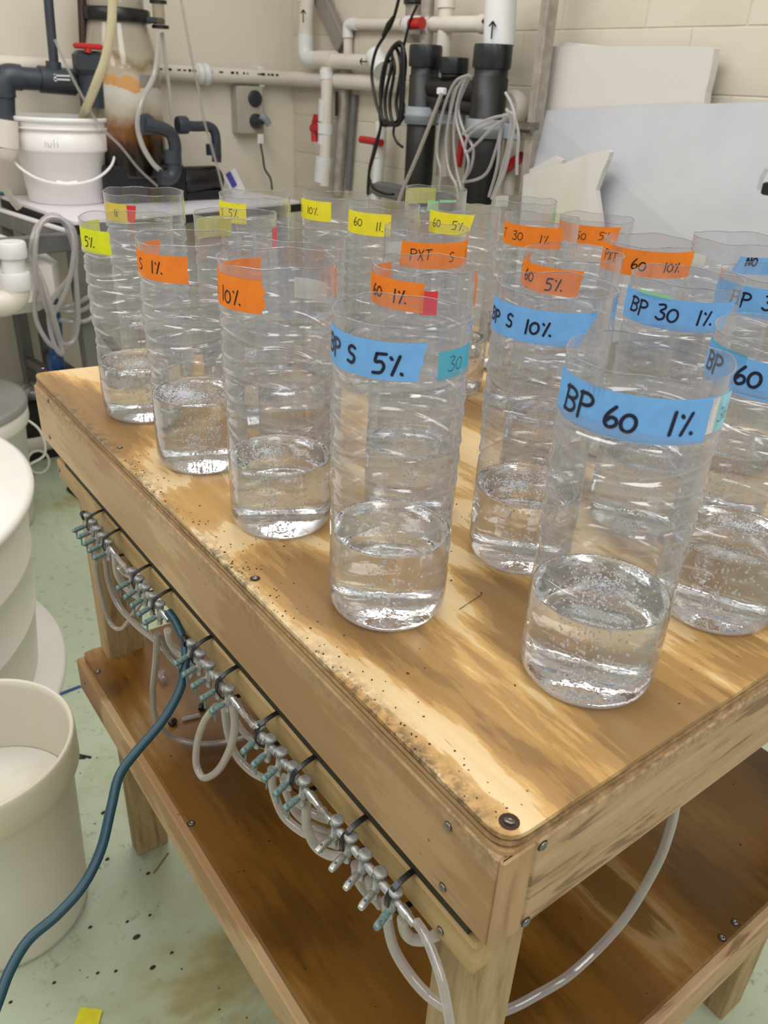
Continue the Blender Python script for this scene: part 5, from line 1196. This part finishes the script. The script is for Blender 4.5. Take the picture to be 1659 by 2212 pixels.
air('hanging_cable', 'black cord rising from the hank past the stub pipe', [A(902, 10, 0, 1.81), A(888, 40, 0, 1.81), A(878, 75, 0, 1.81), A(872, 100, 0, 1.81)], 0.0050, M['black_plastic'], None, 'cable')
air('hanging_cable', 'short black cord end curling under the left canister clamp', [A(852, 270, 0, 1.81), A(850, 290, 0, 1.81), A(858, 308, 0, 1.81), A(870, 318, 0, 1.81)], 0.0050, M['black_plastic'], None, 'cable')
# bundle of thin clear tubes hung over the canisters
tb = thing('tube_bundle', 'bundle of thin clear tubes draped between the canisters', 'tubing', tuple(A(990, 200, 0, 1.72)))
bund = [[(1012, 162), (985, 175), (965, 215), (950, 270), (944, 330), (952, 370), (948, 410)], [(1014, 163), (990, 185), (975, 235), (964, 300), (968, 360), (985, 400), (990, 430)],
        [(1016, 163), (998, 190), (985, 240), (980, 300), (985, 360), (997, 410)], [(1016, 165), (1002, 195), (990, 235), (1003, 285), (1022, 320), (1018, 360), (1005, 385)],
        [(1006, 170), (980, 200), (970, 260), (966, 330), (975, 385), (1010, 392), (1050, 375), (1072, 320), (1085, 270), (1098, 240)],
        [(1098, 248), (1060, 256), (1020, 275), (1000, 290)], [(1098, 252), (1065, 275), (1030, 310), (1005, 330), (1015, 290), (1070, 262)],
        [(1096, 240), (1110, 250), (1120, 290), (1117, 340), (1116, 378)], [(1094, 235), (1104, 262), (1096, 320), (1080, 380), (1062, 430)],
        [(1090, 245), (1080, 300), (1074, 360), (1056, 425)], [(1092, 200), (1105, 225), (1112, 260), (1104, 310), (1090, 370), (1066, 428)],
        [(1008, 168), (992, 205), (985, 255), (1000, 310), (1012, 350), (1002, 392)]]
for i, L in enumerate(bund):
    MB().tube(spline([A(px, py, 0, 1.715+0.006*(i % 5)) for px, py in L], 6), 0.0050, 8).build('thin_tube', M['coil_tube'], tb)
tag(MB().box(A(954, 197, 0, 1.71), (0.02, 0.035, 0.022), 0.003).build('tube_clip', M['pvc_white']), 'small white clip holding the grey slanting tube', 'clip')
air('slanting_tube', 'grey tube slanting from the white clip down to the left', [A(955, 200, 0, 1.70), A(930, 265, 0, 1.70), A(900, 340, 0, 1.70), A(870, 410, 0, 1.70), A(860, 440, 0, 1.70)], 0.0068, M['tube_milky'], None)
# grey shelf piece behind canisters
a_, b_ = A(808, 398, 0, 1.95), A(990, 400, 0, 1.95)
tag(MB().box((1.93, (a_.y+b_.y)/2, a_.z-0.01), (0.05, abs(a_.y-b_.y), 0.06), 0.01).build('wall_ledge', M['steel_frame']), 'dark grey ledge behind the lower canisters', 'ledge')
# aluminium post
ps = thing('wall_post', 'tall weathered aluminium post standing by the right wall', 'post', (1.90, 1.9, FZ))
pt, pbm = A(1184, -40, 0, 1.90), A(1146, 420, 0, 1.90)
yb_ = (pt.y+pbm.y)/2
MB().box((1.90, yb_, 0.2), (0.05, 0.034, 2.64), 0.003).build('post_bar', M['post'], ps)
MB().box((1.925, yb_+0.028, 0.2), (0.02, 0.020, 2.64), 0.002).build('post_flange', M['post'], ps)
zk = A(1150, 272, 0, 1.88).z
MB().box((1.875, yb_+0.02, zk), (0.05, 0.085, 0.022), 0.003).tube([(1.86, yb_+0.06, zk-0.01), (1.86, yb_-0.03, zk-0.01)], 0.012, 10).build('post_clamp', M['steel'], ps)
# boards leaning on the right wall
def slab(name, label, pts, xs, thick, mat, cat='board', group=None):
    """outline traced on the wall; xs = distance from the wall per corner (leans)"""
    P = [A(px, py, 0, x) for (px, py), x in zip(pts, xs)]
    o = MB().prism(P, (-thick, 0, 0)).build(name, mat); return tag(o, label, cat, group)
slab('packing_board', 'wide white packing board with a yellow stain high on the right wall', [(1186, 101), (1340, 101), (1500, 101), (1548, 103), (1556, 106), (1551, 140), (1545, 170), (1537, 200), (1534, 225), (1176, 240)], [1.985]*10, 0.03, M['board_foam'])
slab('paper_sheet', 'thin white sheet edge peeping above the packing board', [(1214, 90), (1314, 100), (1310, 108), (1206, 108)], [1.99]*4, 0.004, M['cloth_white'], 'paper')
slab('backing_board', 'large smooth grey panel leaning against the right wall', [(1168, 239), (1400, 228), (1700, 219), (1700, 700), (1110, 760)], [1.945, 1.945, 1.945, 1.80, 1.80], 0.012, M['panel'])
slab('torn_board', 'torn white foam board with dark-edged break standing before the grey panel', [(1140, 378), (1185, 362), (1228, 352), (1280, 332), (1320, 324), (1327, 328), (1322, 345), (1310, 370), (1296, 410), (1300, 440), (1306, 480), (1310, 620), (1120, 640)], [1.83]*13, 0.02, M['board_foam'])
slab('torn_board', 'smaller torn foam board behind the first, corner showing', [(1150, 366), (1205, 337), (1222, 345), (1215, 380), (1148, 400)], [1.87]*5, 0.015, M['cloth_white'])
# clear plastic thing at the right frame edge
cb_ = thing('clear_clip', 'clear plastic clip with black band at the right frame edge', 'clip', tuple(A(1655, 400, 0, 1.85)))
MB().tube(spline([A(1640, 410, 0, 1.75), A(1646, 385, 0, 1.75), A(1660, 365, 0, 1.75), A(1680, 380, 0, 1.75)], 5), 0.006, 8).build('clip_body', M['film'], cb_)
MB().box(A(1662, 408, 0, 1.74), (0.02, 0.035, 0.03), 0.004).build('black_band', M['black_plastic'], cb_)
# dark clutter between the benches under the back wall
cx0 = A(82, 900, 2, FZ+0.1)
ck = thing('dark_crate', 'dark box with crumpled clear film under the steel stand', 'box', (cx0.x, cx0.y, FZ))
MB().box((cx0.x-0.02, 3.42, FZ+0.12), (0.22, 0.24, 0.24), 0.01).build('box_body', M['dark'], ck)
fm = MB(); rnd = random.Random(9)
for i in range(9):
    c = Vector((cx0.x+rnd.uniform(-0.08, 0.05), 3.36+rnd.uniform(0, 0.14), FZ+0.27+rnd.uniform(0, 0.05)))
    ico(fm, c, rnd.uniform(0.03, 0.055), 0.7)
fm.build('crumpled_film', M['film'], ck)
